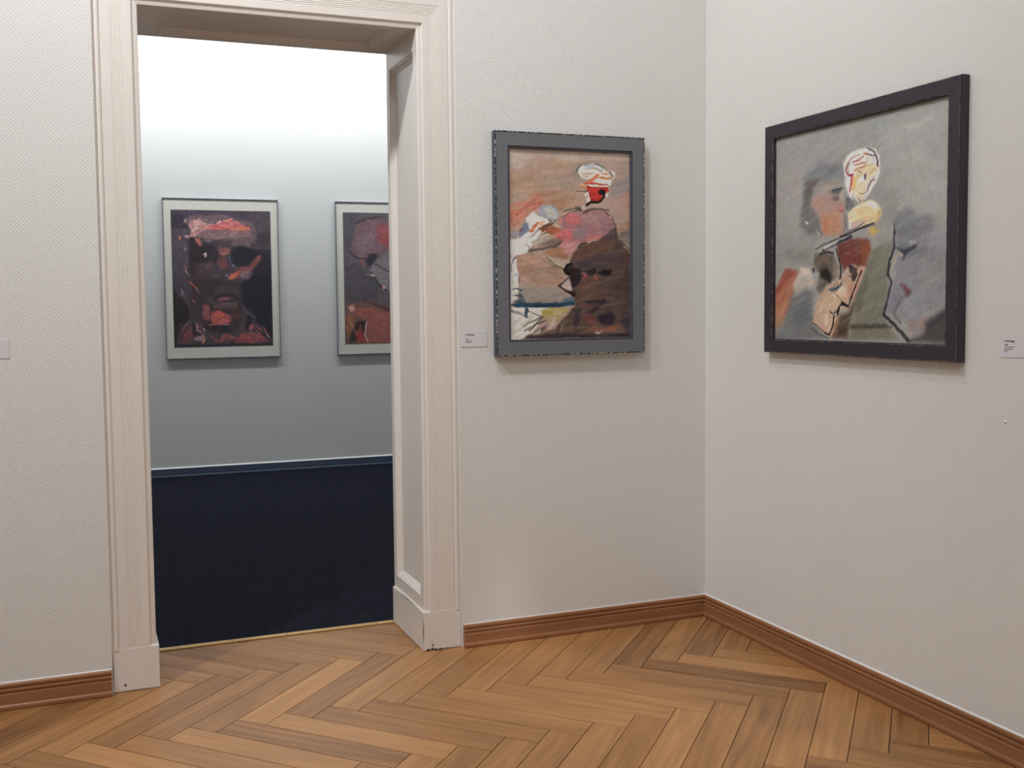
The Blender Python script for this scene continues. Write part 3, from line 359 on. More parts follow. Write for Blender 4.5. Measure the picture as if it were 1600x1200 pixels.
  ('F',(212,130,105),0.8,0.0093,0.5,0.0,0.0,[0.3279,0.1212,0.3979,0.1007,0.3687,0.1363,0.327,0.1415]),
  ('S',(235,200,180),0.9,0.0047,0.2,0.0112,0.0065,[0.4644,0.0902,0.4963,0.0774]),
  ('S',(225,140,110),0.9,0.0047,0.2,0.0093,0.0065,[0.5381,0.0797,0.609,0.059]),
  ('F',(118,98,96),0.9,0.014,0.6,0.0,0.0,[0.2422,0.1922,0.3264,0.1567,0.775,0.1503,0.8093,0.1811,0.667,0.1967,0.491,0.2071,0.3243,0.2073]),
  ('F',(110,112,118),0.8,0.0112,0.3,0.0,0.0,[0.3098,0.2225,0.3658,0.2072,0.4138,0.2224,0.3647,0.2351]),
  ('F',(170,90,70),0.85,0.0112,0.4,0.0,0.0,[0.2347,0.2074,0.2827,0.2124,0.3086,0.2529,0.2735,0.2655,0.2405,0.2326]),
  ('F',(58,52,56),0.8,0.0186,0.3,0.0,0.0,[0.4211,0.2123,0.617,0.2121,0.6013,0.253,0.4473,0.2529]),
  ('F',(26,24,34),0.93,0.0186,0.3,0.0,0.0,[0.2517,0.2933,0.3086,0.2529,0.4056,0.2529,0.4594,0.2988,0.4643,0.3497,0.4137,0.3954,0.3446,0.3849,0.2483,0.3744]),
  ('F',(15,15,30),0.95,0.0186,0.3,0.0,0.0,[0.5997,0.2939,0.6716,0.2581,0.7353,0.2582,0.8689,0.3046,0.8237,0.3664,0.7296,0.4072,0.6305,0.4067,0.5832,0.3553]),
  ('S',(70,95,130),0.8,0.0056,0.2,0.0084,0.0065,[0.57,0.3347,0.5824,0.3757,0.6301,0.417]),
  ('S',(140,170,210),0.8,0.0037,0.2,0.0065,0.0047,[0.6025,0.4014,0.6233,0.4118]),
  ('F',(150,85,70),0.85,0.0186,0.4,0.0,0.0,[0.4605,0.2733,0.5794,0.2734,0.5778,0.3143,0.5209,0.3346,0.4726,0.3192]),
  ('F',(110,50,50),0.85,0.0186,0.4,0.0,0.0,[0.4715,0.3447,0.5415,0.3449,0.5523,0.4268,0.482,0.4315,0.4485,0.3956]),
  ('F',(200,160,170),0.95,0.0084,0.3,0.0,0.0,[0.3128,0.3188,0.3477,0.3113,0.3467,0.3341,0.3254,0.3468]),
  ('S',(240,235,240),0.9,0.0037,0.2,0.0084,0.0056,[0.3197,0.3188,0.3406,0.3138]),
  ('F',(96,60,60),0.8,0.0158,0.4,0.0,0.0,[0.3165,0.395,0.408,0.3648,0.4069,0.3903,0.3421,0.4459]),
  ('F',(60,38,40),0.6,0.0233,0.5,0.0,0.0,[0.2066,0.3843,0.3161,0.4051,0.3398,0.5009,0.188,0.4997]),
  ('S',(190,185,190),0.8,0.0047,0.2,0.0093,0.0065,[0.1323,0.278,0.1353,0.2881]),
  ('F',(90,92,100),0.5,0.0112,0.3,0.0,0.0,[0.1231,0.2528,0.1505,0.2528,0.1487,0.2932,0.128,0.2982]),
  ('S',(170,110,120),0.8,0.0042,0.2,0.0056,0.0093,[0.1235,0.4042,0.1421,0.4498,0.1615,0.4752]),
  ('F',(140,72,60),0.85,0.014,0.5,0.0,0.0,[0.5493,0.5026,0.5933,0.4578,0.6937,0.4173,0.7651,0.4074,0.861,0.3252,0.8968,0.3253,0.8881,0.3666,0.7628,0.4692,0.6197,0.5031]),
  ('F',(205,95,55),0.9,0.0093,0.5,0.0,0.0,[0.5493,0.5026,0.593,0.4655,0.6857,0.443,0.62,0.4939]),
  ('F',(110,108,110),0.7,0.014,0.7,0.0,0.0,[0.678,0.4583,0.7786,0.4281,0.813,0.4592,0.7614,0.5043,0.6904,0.5037]),
  ('F',(150,135,135),0.7,0.0093,0.3,0.0,0.0,[0.5296,0.4676,0.5577,0.4678,0.55,0.4831,0.5288,0.4881]),
  ('F',(90,60,58),0.7,0.014,0.4,0.0,0.0,[0.3962,0.482,0.4664,0.4723,0.4792,0.502,0.3954,0.5014]),
  ('F',(46,46,56),0.8,0.0233,0.3,0.0,0.0,[0.0013,0.4705,0.2029,0.472,0.1939,0.6851,0.1458,0.6845,0.0861,0.638,0.0007,0.5613]),
  ('F',(8,8,18),0.95,0.0186,0.3,0.0,0.0,[-0.0006,0.5613,0.0792,0.638,0.1518,0.7049,0.162,0.7864,0.063,0.8558,0.0089,0.9995,-0.0047,0.9992]),
  ('F',(10,10,24),0.95,0.0233,0.3,0.0,0.0,[0.6749,0.5371,0.8338,0.4764,1.0063,0.4777,1.0,0.9469,0.8912,0.8612,0.7514,0.7653,0.6977,0.6817]),
  ('F',(38,30,34),0.8,0.0279,0.3,0.0,0.0,[0.1879,0.5023,0.4097,0.4938,0.6749,0.5371,0.6831,0.6918,0.6775,0.8365,0.6036,0.9126,0.3241,0.8813,0.1758,0.7866]),
  ('F',(60,58,58),0.8,0.0186,0.6,0.0,0.0,[0.4063,0.5755,0.5473,0.5513,0.6733,0.5783,0.6562,0.6554,0.531,0.6076,0.4182,0.6268]),
  ('S',(200,70,50),0.9,0.0047,0.2,0.0065,0.0112,[0.1664,0.5224,0.2199,0.5584,0.2333,0.5687]),
  ('S',(180,150,155),0.7,0.0047,0.2,0.0093,0.0056,[0.233,0.5737,0.2596,0.5995]),
  ('S',(150,165,170),0.8,0.0047,0.2,0.0093,0.0047,[0.0852,0.5798,0.0949,0.5926,0.1072,0.6231]),
  ('S',(90,95,100),0.5,0.0093,0.2,0.014,0.014,[0.0453,0.6325,0.0944,0.6027,0.1271,0.6386]),
  ('S',(170,90,70),0.7,0.0065,0.2,0.0121,0.0093,[0.1952,0.6546,0.2151,0.6727]),
  ('F',(60,62,62),0.7,0.014,0.7,0.0,0.0,[0.3343,0.636,0.4038,0.6368,0.4157,0.6882,0.3322,0.687]),
  ('S',(10,10,22),0.9,0.0047,0.2,0.0075,0.0121,[0.4176,0.6421,0.5097,0.615,0.5869,0.6185,0.6705,0.6504]),
  ('F',(150,75,75),0.85,0.0093,0.4,0.0,0.0,[0.4453,0.6476,0.5159,0.6356,0.5858,0.6468,0.5431,0.6565,0.4518,0.6605]),
  ('F',(96,70,72),0.7,0.0186,0.6,0.0,0.0,[0.4026,0.6675,0.6483,0.6759,0.6467,0.7171,0.4005,0.7187]),
  ('F',(92,88,110),0.6,0.0112,0.3,0.0,0.0,[0.4861,0.6789,0.5986,0.6804,0.584,0.693,0.4855,0.6917]),
  ('F',(150,80,76),0.85,0.0186,0.7,0.0,0.0,[0.3044,0.6866,0.3595,0.6976,0.3619,0.8103,0.2997,0.7989,0.2807,0.7578]),
  ('F',(182,78,62),0.92,0.014,0.5,0.0,0.0,[0.3785,0.744,0.456,0.7298,0.5112,0.7511,0.5804,0.7831,0.5721,0.8139,0.522,0.8337,0.3819,0.8311,0.3699,0.7848]),
  ('F',(205,100,45),0.5,0.014,0.7,0.0,0.0,[0.3986,0.7648,0.4828,0.761,0.4956,0.792,0.4115,0.7906]),
  ('F',(180,75,90),0.7,0.014,0.6,0.0,0.0,[0.4535,0.7913,0.5589,0.7931,0.5508,0.8187,0.438,0.827]),
  ('S',(198,110,110),0.85,0.0047,0.2,0.0093,0.0093,[0.3538,0.8383,0.4517,0.835,0.5502,0.8342]),
  ('F',(18,16,30),0.85,0.0186,0.3,0.0,0.0,[0.2978,0.8449,0.5568,0.8446,0.5687,0.9016,0.4351,0.8989,0.3248,0.8659]),
  ('F',(78,44,36),0.7,0.0233,0.5,0.0,0.0,[0.5696,0.7006,0.6744,0.733,0.6716,0.8053,0.5794,0.8089]),
  ('F',(44,40,42),0.6,0.014,0.3,0.0,0.0,[0.4074,0.8932,0.4646,0.8635,0.4766,0.9152,0.4341,0.9246]),
  ('F',(70,72,84),0.7,0.014,0.6,0.0,0.0,[0.6971,0.6972,0.7526,0.7342,0.8364,0.7874,0.807,0.8077,0.7158,0.7647]),
  ('F',(90,52,44),0.6,0.0186,0.3,0.0,0.0,[0.6629,0.8466,0.7489,0.8326,0.7324,0.8893,0.6613,0.8879]),
  ('F',(110,50,56),0.9,0.0121,0.4,0.0,0.0,[0.0518,0.9573,0.0683,0.8915,0.1178,0.8569,0.1872,0.8429,0.2122,0.9046,0.1693,0.9395,0.1128,0.9739,0.0787,0.968]),
  ('S',(30,24,30),0.8,0.0065,0.2,0.0121,0.0093,[0.0723,0.9577,0.0745,0.9069,0.1386,0.8522]),
  ('S',(150,80,70),0.7,0.0056,0.2,0.0065,0.0093,[0.076,0.8713,0.1397,0.8267,0.1543,0.8066]),
  ('S',(150,60,70),0.8,0.0056,0.2,0.0112,0.0093,[0.0711,0.8255,0.0741,0.8357]),
  ('F',(22,20,36),0.9,0.0093,0.3,0.0,0.0,[0.1741,0.8274,0.215,0.8383,0.2198,0.8894,0.2814,0.906,0.1978,0.9196,0.1711,0.8987,0.1866,0.8582]),
  ('S',(190,170,150),0.85,0.0047,0.2,0.0084,0.0065,[0.2292,0.8284,0.2239,0.8742,0.2683,0.8879]),
  ('F',(110,60,55),0.7,0.014,0.3,0.0,0.0,[0.2362,0.8285,0.2708,0.8291,0.2688,0.8751,0.2344,0.8693]),
  ('F',(150,125,120),0.8,0.0084,0.4,0.0,0.0,[0.19,0.9399,0.2323,0.9204,0.2812,0.9111,0.3075,0.9476,0.2923,0.978,0.2514,0.9617,0.2099,0.9608]),
  ('S',(200,130,60),0.8,0.0056,0.2,0.0075,0.0065,[0.2849,0.9061,0.3077,0.9424,0.2856,0.9727]),
  ('F',(40,28,28),0.7,0.0093,0.3,0.0,0.0,[0.2103,0.9506,0.2656,0.9518,0.2641,0.9876,0.2088,0.9863]),
  ('S',(190,195,180),0.8,0.0047,0.2,0.0112,0.0065,[0.3005,0.8655,0.3031,0.886]),
  ('F',(150,62,60),0.85,0.0084,0.4,0.0,0.0,[0.3505,0.9177,0.3921,0.9237,0.4466,0.9609,0.498,0.9053,0.5685,0.9068,0.532,0.937,0.5026,0.9673,0.4322,0.9709,0.3911,0.9494]),
  ('F',(146,60,64),0.85,0.0121,0.6,0.0,0.0,[0.5167,0.9676,0.5679,0.9222,0.6384,0.9289,0.6747,0.9089,0.7822,0.8955,0.8748,0.913,0.945,0.9667,0.8147,0.9846,0.6366,0.9754]),
  ('F',(30,22,26),0.7,0.0093,0.3,0.0,0.0,[0.5598,0.9479,0.6089,0.9593,0.601,0.9798,0.5445,0.9785]),
  ('F',(165,75,75),0.85,0.0093,0.4,0.0,0.0,[0.7479,0.8585,0.7915,0.8385,0.8411,0.855,0.8832,0.8819,0.8676,0.9128,0.8118,0.8701,0.7467,0.8896]),
  ('S',(14,14,28),0.9,0.0056,0.2,0.0112,0.014,[0.8122,0.8597,0.8894,0.9081,0.953,0.9459]),
  ('F',(140,70,66),0.75,0.0093,0.4,0.0,0.0,[0.8914,0.856,0.927,0.8671,0.9537,0.925,0.9116,0.8929]),
  ('S',(190,195,200),0.7,0.0037,0.2,0.0056,0.0047,[0.9256,0.9036,0.9603,0.9435]),
  ('F',(14,14,26),0.85,0.014,0.3,0.0,0.0,[-0.0038,0.9763,0.3199,0.9837,0.6719,0.9814,1.0025,0.9784,1.0016,1.0046,-0.0049,1.0017]),
  ('F',(16,14,26),0.85,0.014,0.3,0.0,0.0,[0.7372,0.765,0.7935,0.7867,0.7467,0.8896,0.7113,0.8837]),
 ]),
 'four': dict(base=(84, 78, 86), streak=((0.8, -0.6), 0.08), texture=0.07, lift=3, chroma=0.85, soft=0.8, ops=[
  ('F',(84,78,86),1.0,0.0151,0.3,0.0,0.0,[-0.0044,-0.0028,0.5358,0.0018,0.5197,0.717,-0.0136,0.7145]),
  ('F',(70,68,80),0.6,0.0302,0.3,0.0,0.0,[0.0038,0.0088,0.1568,0.0068,0.117,0.2427,-0.0032,0.2906]),
  ('F',(112,84,92),0.95,0.0151,0.3,0.0,0.0,[0.1462,0.0893,0.2583,0.0526,0.5001,0.0438,1.1343,0.0904,1.1289,0.3564,0.4943,0.2995,0.3727,0.3121,0.2857,0.3481,0.1656,0.3486,0.0818,0.2901,0.1096,0.1957]),
  ('F',(150,62,62),0.85,0.0252,0.4,0.0,0.0,[0.3604,0.0988,0.4992,0.0854,0.954,0.1765,0.4951,0.2638,0.3919,0.2289]),
  ('F',(128,108,118),0.6,0.0302,0.3,0.0,0.0,[0.1522,0.1953,0.3426,0.1226,0.3393,0.2648,0.2002,0.3366]),
  ('S',(30,30,40),0.7,0.0081,0.2,0.0131,0.0101,[0.1465,0.0775,0.2584,0.0467,0.4312,0.0268]),
  ('S',(34,32,42),0.9,0.005,0.2,0.0081,0.0121,[0.0645,0.302,0.1656,0.3486,0.2856,0.354]),
  ('F',(30,30,46),0.95,0.0121,0.3,0.0,0.0,[0.2865,0.3125,0.3727,0.3121,0.3366,0.3834,0.2668,0.4192,0.2508,0.3719]),
  ('S',(190,90,60),0.9,0.006,0.2,0.0131,0.006,[0.1962,0.3603,0.2411,0.4193]),
  ('F',(120,116,120),0.9,0.0151,0.3,0.0,0.0,[0.3368,0.3716,0.4946,0.2876,0.8438,0.3576,0.8397,0.55,0.5219,0.6214,0.3851,0.5259,0.2838,0.431]),
  ('S',(44,40,48),0.9,0.005,0.2,0.0081,0.0081,[0.3366,0.3834,0.491,0.4484,0.6996,0.5019]),
  ('S',(215,195,185),0.95,0.004,0.2,0.0081,0.0111,[0.2314,0.4667,0.3344,0.4784]),
  ('S',(30,26,32),0.9,0.004,0.2,0.007,0.0121,[0.2652,0.4903,0.3338,0.5022,0.3675,0.5378,0.4702,0.5975]),
  ('F',(205,150,130),0.9,0.007,0.3,0.0,0.0,[0.4192,0.5497,0.4623,0.5617,0.4354,0.5974]),
  ('F',(72,68,76),0.8,0.0252,0.3,0.0,0.0,[0.012,0.3611,0.2156,0.4075,0.3845,0.5497,0.3642,0.6806,0.0209,0.691]),
  ('F',(110,72,66),0.9,0.0151,0.5,0.0,0.0,[0.038,0.6911,0.2954,0.6684,0.5023,0.717,0.9407,0.8157,1.1157,1.0115,0.0049,0.9982,0.0011,0.809]),
  ('F',(158,80,72),0.85,0.0201,0.6,0.0,0.0,[0.0709,0.7385,0.2771,0.7159,0.5012,0.7648,0.9396,0.8641,0.9366,1.0094,0.2362,0.989,0.2399,0.8345]),
  ('F',(205,150,135),0.8,0.0101,0.3,0.0,0.0,[0.0374,0.7147,0.0975,0.6973,0.1221,0.7388,0.0703,0.7622]),
  ('S',(48,30,34),0.8,0.007,0.2,0.0101,0.0121,[0.2779,0.6802,0.4843,0.7408]),
  ('F',(150,90,50),0.8,0.0151,0.6,0.0,0.0,[0.0101,0.7854,0.1212,0.7743,0.1192,0.8572,0.014,0.9746]),
  ('F',(40,32,36),0.85,0.0101,0.3,0.0,0.0,[0.1198,0.8336,0.2401,0.8226,0.2207,0.9175,0.1335,0.976,0.0476,0.9928,0.0666,0.916]),
  ('F',(150,45,40),0.9,0.0101,0.4,0.0,0.0,[0.109,0.9283,0.1709,0.8458,0.2193,0.977,0.2189,0.9948,0.1332,0.9878]),
  ('S',(220,190,180),0.85,0.004,0.2,0.007,0.006,[0.2399,0.8345,0.2204,0.9294,0.2534,0.9893]),
  ('S',(200,150,140),0.7,0.0035,0.2,0.005,0.005,[0.0518,0.8212,0.1346,0.9285]),
  ('F',(96,80,84),0.8,0.0403,0.3,0.0,0.0,[0.7778,0.1421,1.4963,0.0743,1.486,0.6237,0.769,0.5499]),
  ('F',(56,52,64),0.8,0.0403,0.3,0.0,0.0,[0.697,0.6219,1.4865,0.5993,1.4828,0.7951,0.9407,0.8157]),
 ]),
}
LIGHT = dict(one=(1.58, 1.68, 1.76), two=(1.52, 1.60, 1.68), three=(2.1, 1.65, 1.75), four=(1.75, 1.65, 1.65))   # pigment reflectance relative to the colours noted above

# ------------------------------------------------------------------ dimensions
XR, XL, H = -1.1418, -2.0466, 2.15          # door opening
T = 0.38                                     # wall thickness
CW = 0.135                                   # casing width
HP = 0.1403                                  # plinth height
D, BW = 4.2594, -0.02334                     # far wall: y = D + BW * x
CEIL = 3.7
X_MIN, Y_MIN = -4.6, -6.0
X_NEXT = 2.4
def far_y(x): return D + BW * x

# ------------------------------------------------------------------ helpers
def lin(c):
    c = c / 255.0
    return c / 12.92 if c <= 0.04045 else ((c + 0.055) / 1.055) ** 2.4
def rgb(r, g, b): return (lin(r), lin(g), lin(b), 1.0)

def obj(name, bm, mats, parent=None, smooth=False):
    me = bpy.data.meshes.new(name)
    bmesh.ops.recalc_face_normals(bm, faces=bm.faces)
    bm.to_mesh(me); bm.free()
    if not isinstance(mats, (list, tuple)): mats = [mats]
    for m in mats: me.materials.append(m)
    if smooth:
        for p in me.polygons: p.use_smooth = True
    o = bpy.data.objects.new(name, me); COL.objects.link(o)
    if parent: o.parent = parent
    return o
def structure(o): o['kind'] = 'structure'; return o
def empty(name, loc=(0, 0, 0), rz=0.0):
    o = bpy.data.objects.new(name, None); COL.objects.link(o)
    o.location = loc; o.rotation_euler = (0, 0, rz); o.empty_display_size = 0.1
    return o
def tag(o, label, cat, group=None):
    o['label'] = label; o['category'] = cat
    if group: o['group'] = group
    return o
def box(bm, x0, x1, y0, y1, z0, z1, mi=0):
    v = [bm.verts.new((x, y, z)) for z in (z0, z1) for y in (y0, y1) for x in (x0, x1)]
    for f in ((0, 1, 3, 2), (4, 5, 7, 6), (0, 1, 5, 4), (2, 3, 7, 6), (0, 2, 6, 4), (1, 3, 7, 5)):
        bm.faces.new([v[i] for i in f]).material_index = mi
def bevel(bm, w, seg=2):
    bmesh.ops.bevel(bm, geom=bm.edges[:], offset=w, segments=seg, profile=0.5, affect='EDGES')
def newbm(): return bmesh.new()
def ring_sweep(bm, w, h, prof, mats=None):
    """mitred rectangular frame; prof = [(inset, height)], local x right, z up, -y out of the wall."""
    rings = []
    for t, d in prof:
        rings.append([bm.verts.new((x, -d, z)) for x, z in
                      ((-w/2+t, -h/2+t), (w/2-t, -h/2+t), (w/2-t, h/2-t), (-w/2+t, h/2-t))])
    for i in range(len(rings)-1):
        for k in range(4):
            f = bm.faces.new((rings[i][k], rings[i][(k+1) % 4], rings[i+1][(k+1) % 4], rings[i+1][k]))
            if mats: f.material_index = mats[i]

# ------------------------------------------------------------------ materials
def mat(name):
    m = bpy.data.materials.new(name); m.use_nodes = True
    nt = m.node_tree; nt.nodes.clear()
    out = nt.nodes.new('ShaderNodeOutputMaterial'); b = nt.nodes.new('ShaderNodeBsdfPrincipled')
    nt.links.new(b.outputs[0], out.inputs[0])
    return m, nt, b
def N(nt, typ, **kw):
    n = nt.nodes.new(typ)
    for k, v in kw.items(): setattr(n, k, v)
    return n
def math_n(nt, op, a, b=None, c=None):
    n = nt.nodes.new('ShaderNodeMath'); n.operation = op
    for i, v in enumerate((a, b, c)):
        if v is None: continue
        if isinstance(v, (int, float)): n.inputs[i].default_value = v
        else: nt.links.new(v, n.inputs[i])
    return n.outputs[0]
def plain(name, col, rough=0.5, metal=0.0, nscale=60, namp=0.06, bump=0.0, spec=0.5):
    """solid paint with a faint procedural mottling"""
    m, nt, b = mat(name)
    tc = N(nt, 'ShaderNodeTexCoord'); no = N(nt, 'ShaderNodeTexNoise'); no.inputs['Scale'].default_value = nscale
    no.inputs['Detail'].default_value = 3
    nt.links.new(tc.outputs['Object'], no.inputs['Vector'])
    mr = N(nt, 'ShaderNodeMapRange'); mr.inputs[3].default_value = 1-namp; mr.inputs[4].default_value = 1+namp
    nt.links.new(no.outputs[0], mr.inputs[0])
    mx = N(nt, 'ShaderNodeVectorMath', operation='SCALE'); mx.inputs[0].default_value = col[:3]
    nt.links.new(mr.outputs[0], mx.inputs['Scale'])
    nt.links.new(mx.outputs[0], b.inputs['Base Color'])
    b.inputs['Roughness'].default_value = rough; b.inputs['Metallic'].default_value = metal
    b.inputs['Specular IOR Level'].default_value = spec
    if bump:
        bp = N(nt, 'ShaderNodeBump'); bp.inputs['Strength'].default_value = 1; bp.inputs['Distance'].default_value = bump
        nt.links.new(no.outputs[0], bp.inputs['Height']); nt.links.new(bp.outputs[0], b.inputs['Normal'])
    return m

def wallpaper(name, col, period=0.0115, depth=0.0009):
    """painted glass-fibre wallpaper: fine diagonal weave relief"""
    m, nt, b = mat(name)
    ge = N(nt, 'ShaderNodeNewGeometry'); sp = N(nt, 'ShaderNodeSeparateXYZ'); nt.links.new(ge.outputs['Position'], sp.inputs[0])
    n1 = N(nt, 'ShaderNodeTexNoise'); n1.inputs['Scale'].default_value = 28; n1.inputs['Detail'].default_value = 4
    nt.links.new(ge.outputs['Position'], n1.inputs['Vector'])
    hcoord = math_n(nt, 'SUBTRACT', sp.outputs[0], sp.outputs[1])
    k = 2*math.pi/period
    sc_ = N(nt, 'ShaderNodeSeparateColor'); nt.links.new(n1.outputs['Color'], sc_.inputs[0])
    jit = math_n(nt, 'MULTIPLY', sc_.outputs[0], 3.2); jit2 = math_n(nt, 'MULTIPLY', sc_.outputs[1], 3.2)
    w = math_n(nt, 'MULTIPLY', math_n(nt, 'SINE', math_n(nt, 'MULTIPLY_ADD', hcoord, k, jit)), math_n(nt, 'COSINE', math_n(nt, 'MULTIPLY_ADD', sp.outputs[2], k, jit2)))
    n2 = N(nt, 'ShaderNodeTexNoise'); n2.inputs['Scale'].default_value = 160; n2.inputs['Detail'].default_value = 2
    nt.links.new(ge.outputs['Position'], n2.inputs['Vector'])
    hgt = math_n(nt, 'MULTIPLY_ADD', n2.outputs[0], 2.2, math_n(nt, 'MULTIPLY', w, .9))
    bp = N(nt, 'ShaderNodeBump'); bp.inputs['Strength'].default_value = 0.34; bp.inputs['Distance'].default_value = depth
    nt.links.new(hgt, bp.inputs['Height']); nt.links.new(bp.outputs[0], b.inputs['Normal'])
    n3 = N(nt, 'ShaderNodeTexNoise'); n3.inputs['Scale'].default_value = 2.2; n3.inputs['Detail'].default_value = 5
    nt.links.new(ge.outputs['Position'], n3.inputs['Vector'])
    mr = N(nt, 'ShaderNodeMapRange'); mr.inputs[3].default_value = .975; mr.inputs[4].default_value = 1.025
    nt.links.new(n3.outputs[0], mr.inputs[0])
    mx = N(nt, 'ShaderNodeVectorMath', operation='SCALE'); mx.inputs[0].default_value = col[:3]
    nt.links.new(mr.outputs[0], mx.inputs['Scale']); nt.links.new(mx.outputs[0], b.inputs['Base Color'])
    b.inputs['Roughness'].default_value = .75; b.inputs['Specular IOR Level'].default_value = .25
    return m

def ramp(nt, stops):
    r = N(nt, 'ShaderNodeValToRGB'); e = r.color_ramp.elements
    while len(e) < len(stops): e.new(0.5)
    for el, (p, c) in zip(e, stops): el.position = p; el.color = c
    return r

def wood(name, dark, light, rough=.38, uvname='grain', scale=(3.0, 60.0), tone=True):
    """oiled oak: grain runs along the uv u axis; 'tone' shifts every board"""
    m, nt, b = mat(name)
    uv = N(nt, 'ShaderNodeUVMap'); uv.uv_map = uvname
    mp = N(nt, 'ShaderNodeMapping'); mp.inputs['Scale'].default_value = (scale[0], scale[1], 1)
    nt.links.new(uv.outputs[0], mp.inputs[0])
    n1 = N(nt, 'ShaderNodeTexNoise'); n1.inputs['Scale'].default_value = 1; n1.inputs['Detail'].default_value = 6; n1.inputs['Distortion'].default_value = .5
    nt.links.new(mp.outputs[0], n1.inputs['Vector'])
    mp2 = N(nt, 'ShaderNodeMapping'); mp2.inputs['Scale'].default_value = (scale[0]*.5, scale[1]*.22, 1)
    nt.links.new(uv.outputs[0], mp2.inputs[0])
    n2 = N(nt, 'ShaderNodeTexNoise'); n2.inputs['Scale'].default_value = 1; n2.inputs['Detail'].default_value = 3; n2.inputs['Distortion'].default_value = 1.6
    nt.links.new(mp2.outputs[0], n2.inputs['Vector'])
    v = math_n(nt, 'ADD', math_n(nt, 'MULTIPLY_ADD', n1.outputs[0], .35, .16), math_n(nt, 'MULTIPLY', n2.outputs[0], .33))
    if tone:
        at = N(nt, 'ShaderNodeAttribute'); at.attribute_name = 'tone'
        v = math_n(nt, 'ADD', v, at.outputs['Fac'])
    r = ramp(nt, [(.22, dark), (.5, tuple((a+c)/2 for a, c in zip(dark, light))), (.78, light)])
    nt.links.new(v, r.inputs[0]); nt.links.new(r.outputs[0], b.inputs['Base Color'])
    rr = N(nt, 'ShaderNodeMapRange'); rr.inputs[3].default_value = rough-.06; rr.inputs[4].default_value = rough+.1
    nt.links.new(n1.outputs[0], rr.inputs[0]); nt.links.new(rr.outputs[0], b.inputs['Roughness'])
    bp = N(nt, 'ShaderNodeBump'); bp.inputs['Strength'].default_value = .35; bp.inputs['Distance'].default_value = .0006
    nt.links.new(n1.outputs[0], bp.inputs['Height']); nt.links.new(bp.outputs[0], b.inputs['Normal'])
    b.inputs['Specular IOR Level'].default_value = .4
    return m

def worn(name, base, worn_col, amount=.55, scale=90):
    """paint rubbed through to the ground colour in small patches"""
    m, nt, b = mat(name)
    tc = N(nt, 'ShaderNodeTexCoord'); no = N(nt, 'ShaderNodeTexNoise'); no.inputs['Scale'].default_value = scale; no.inputs['Detail'].default_value = 4
    nt.links.new(tc.outputs['Object'], no.inputs['Vector'])
    r = ramp(nt, [(amount, base), (amount+.05, worn_col)])
    nt.links.new(no.outputs[0], r.inputs[0]); nt.links.new(r.outputs[0], b.inputs['Base Color'])
    b.inputs['Roughness'].default_value = .5
    return m

M = {}
M['wall'] = wallpaper('woven_wallpaper', (.80, .80, .78))
M['wall_far'] = wallpaper('cool_white_wallpaper', (.79, .80, .80), depth=.0008)
M['paint'] = plain('cream_gloss_paint', (.84, .795, .745), .38, nscale=14, namp=.03, bump=.0006)
M['ceiling'] = plain('ceiling_paint', (.82, .81, .79), .8, namp=.02)
M['oak'] = wood('oak_parquet', rgb(104, 66, 34), rgb(208, 154, 100), .38)
M['subfloor'] = plain('gap_dirt', rgb(26, 16, 10), .9)
M['skirting'] = wood('stained_skirting', rgb(122, 80, 52), rgb(184, 130, 90), .36, scale=(1.6, 30), tone=False)
M['white_bead'] = plain('plain_white', (.86, .86, .84), .6)
M['blue_skirt'] = plain('grey_blue_paint', rgb(78, 92, 116), .4)
M['strip'] = plain('brass_strip', rgb(205, 170, 112), .4, metal=.25, nscale=40, namp=.2)
M['nail'] = plain('dark_nail', rgb(50, 40, 30), .5, metal=.6)
M['card'] = plain('label_card', (.78, .77, .82), .6, namp=.01)
M['ink'] = plain('black_ink', (.012, .011, .03), .7)
M['chip'] = plain('bare_dark_chip', rgb(74, 62, 58), .8, nscale=200, namp=.4)
M['grey_frame'] = plain('grey_frame_paint', rgb(112, 115, 122), .55, nscale=180, namp=.10)
M['grey_side'] = plain('blue_grey_frame_side', rgb(72, 80, 96), .55, nscale=120, namp=.12)
M['rim'] = worn('black_rim_rubbed_white', rgb(26, 24, 30), rgb(190, 186, 175), .53, 130)
M['lip'] = plain('dark_grey_lip', rgb(80, 80, 90), .5, nscale=100, namp=.15)
M['black_frame'] = plain('black_frame_paint', rgb(50, 47, 58), .45, nscale=150, namp=.12)
M['gold_edge'] = worn('rubbed_tan_edge', rgb(48, 43, 50), rgb(150, 118, 92), .47, 60)
M['alu'] = plain('silver_metal', rgb(150, 156, 168), .35, metal=.8)
M['mat'] = plain('cream_mat_board', (.90, .90, .82), .8, namp=.015)
M['backing'] = plain('backing_board', (.35, .3, .25), .8)
M['canvas_edge'] = plain('canvas_edge', (.6, .55, .5), .8)
M['shell'] = plain('plaster', (.78, .77, .75), .8)

m, nt, b = mat('dark_blue_carpet')
ge = N(nt, 'ShaderNodeNewGeometry')
n1 = N(nt, 'ShaderNodeTexNoise'); n1.inputs['Scale'].default_value = 170; n1.inputs['Detail'].default_value = 2
nt.links.new(ge.outputs['Position'], n1.inputs['Vector'])
r = ramp(nt, [(.36, rgb(9, 10, 15)), (.64, rgb(36, 38, 54))])
nt.links.new(n1.outputs[0], r.inputs[0]); nt.links.new(r.outputs[0], b.inputs['Base Color'])
b.inputs['Roughness'].default_value = .95; b.inputs['Specular IOR Level'].default_value = .1
bp = N(nt, 'ShaderNodeBump'); bp.inputs['Strength'].default_value = .8; bp.inputs['Distance'].default_value = .003
nt.links.new(n1.outputs[0], bp.inputs['Height']); nt.links.new(bp.outputs[0], b.inputs['Normal'])
M['carpet'] = m

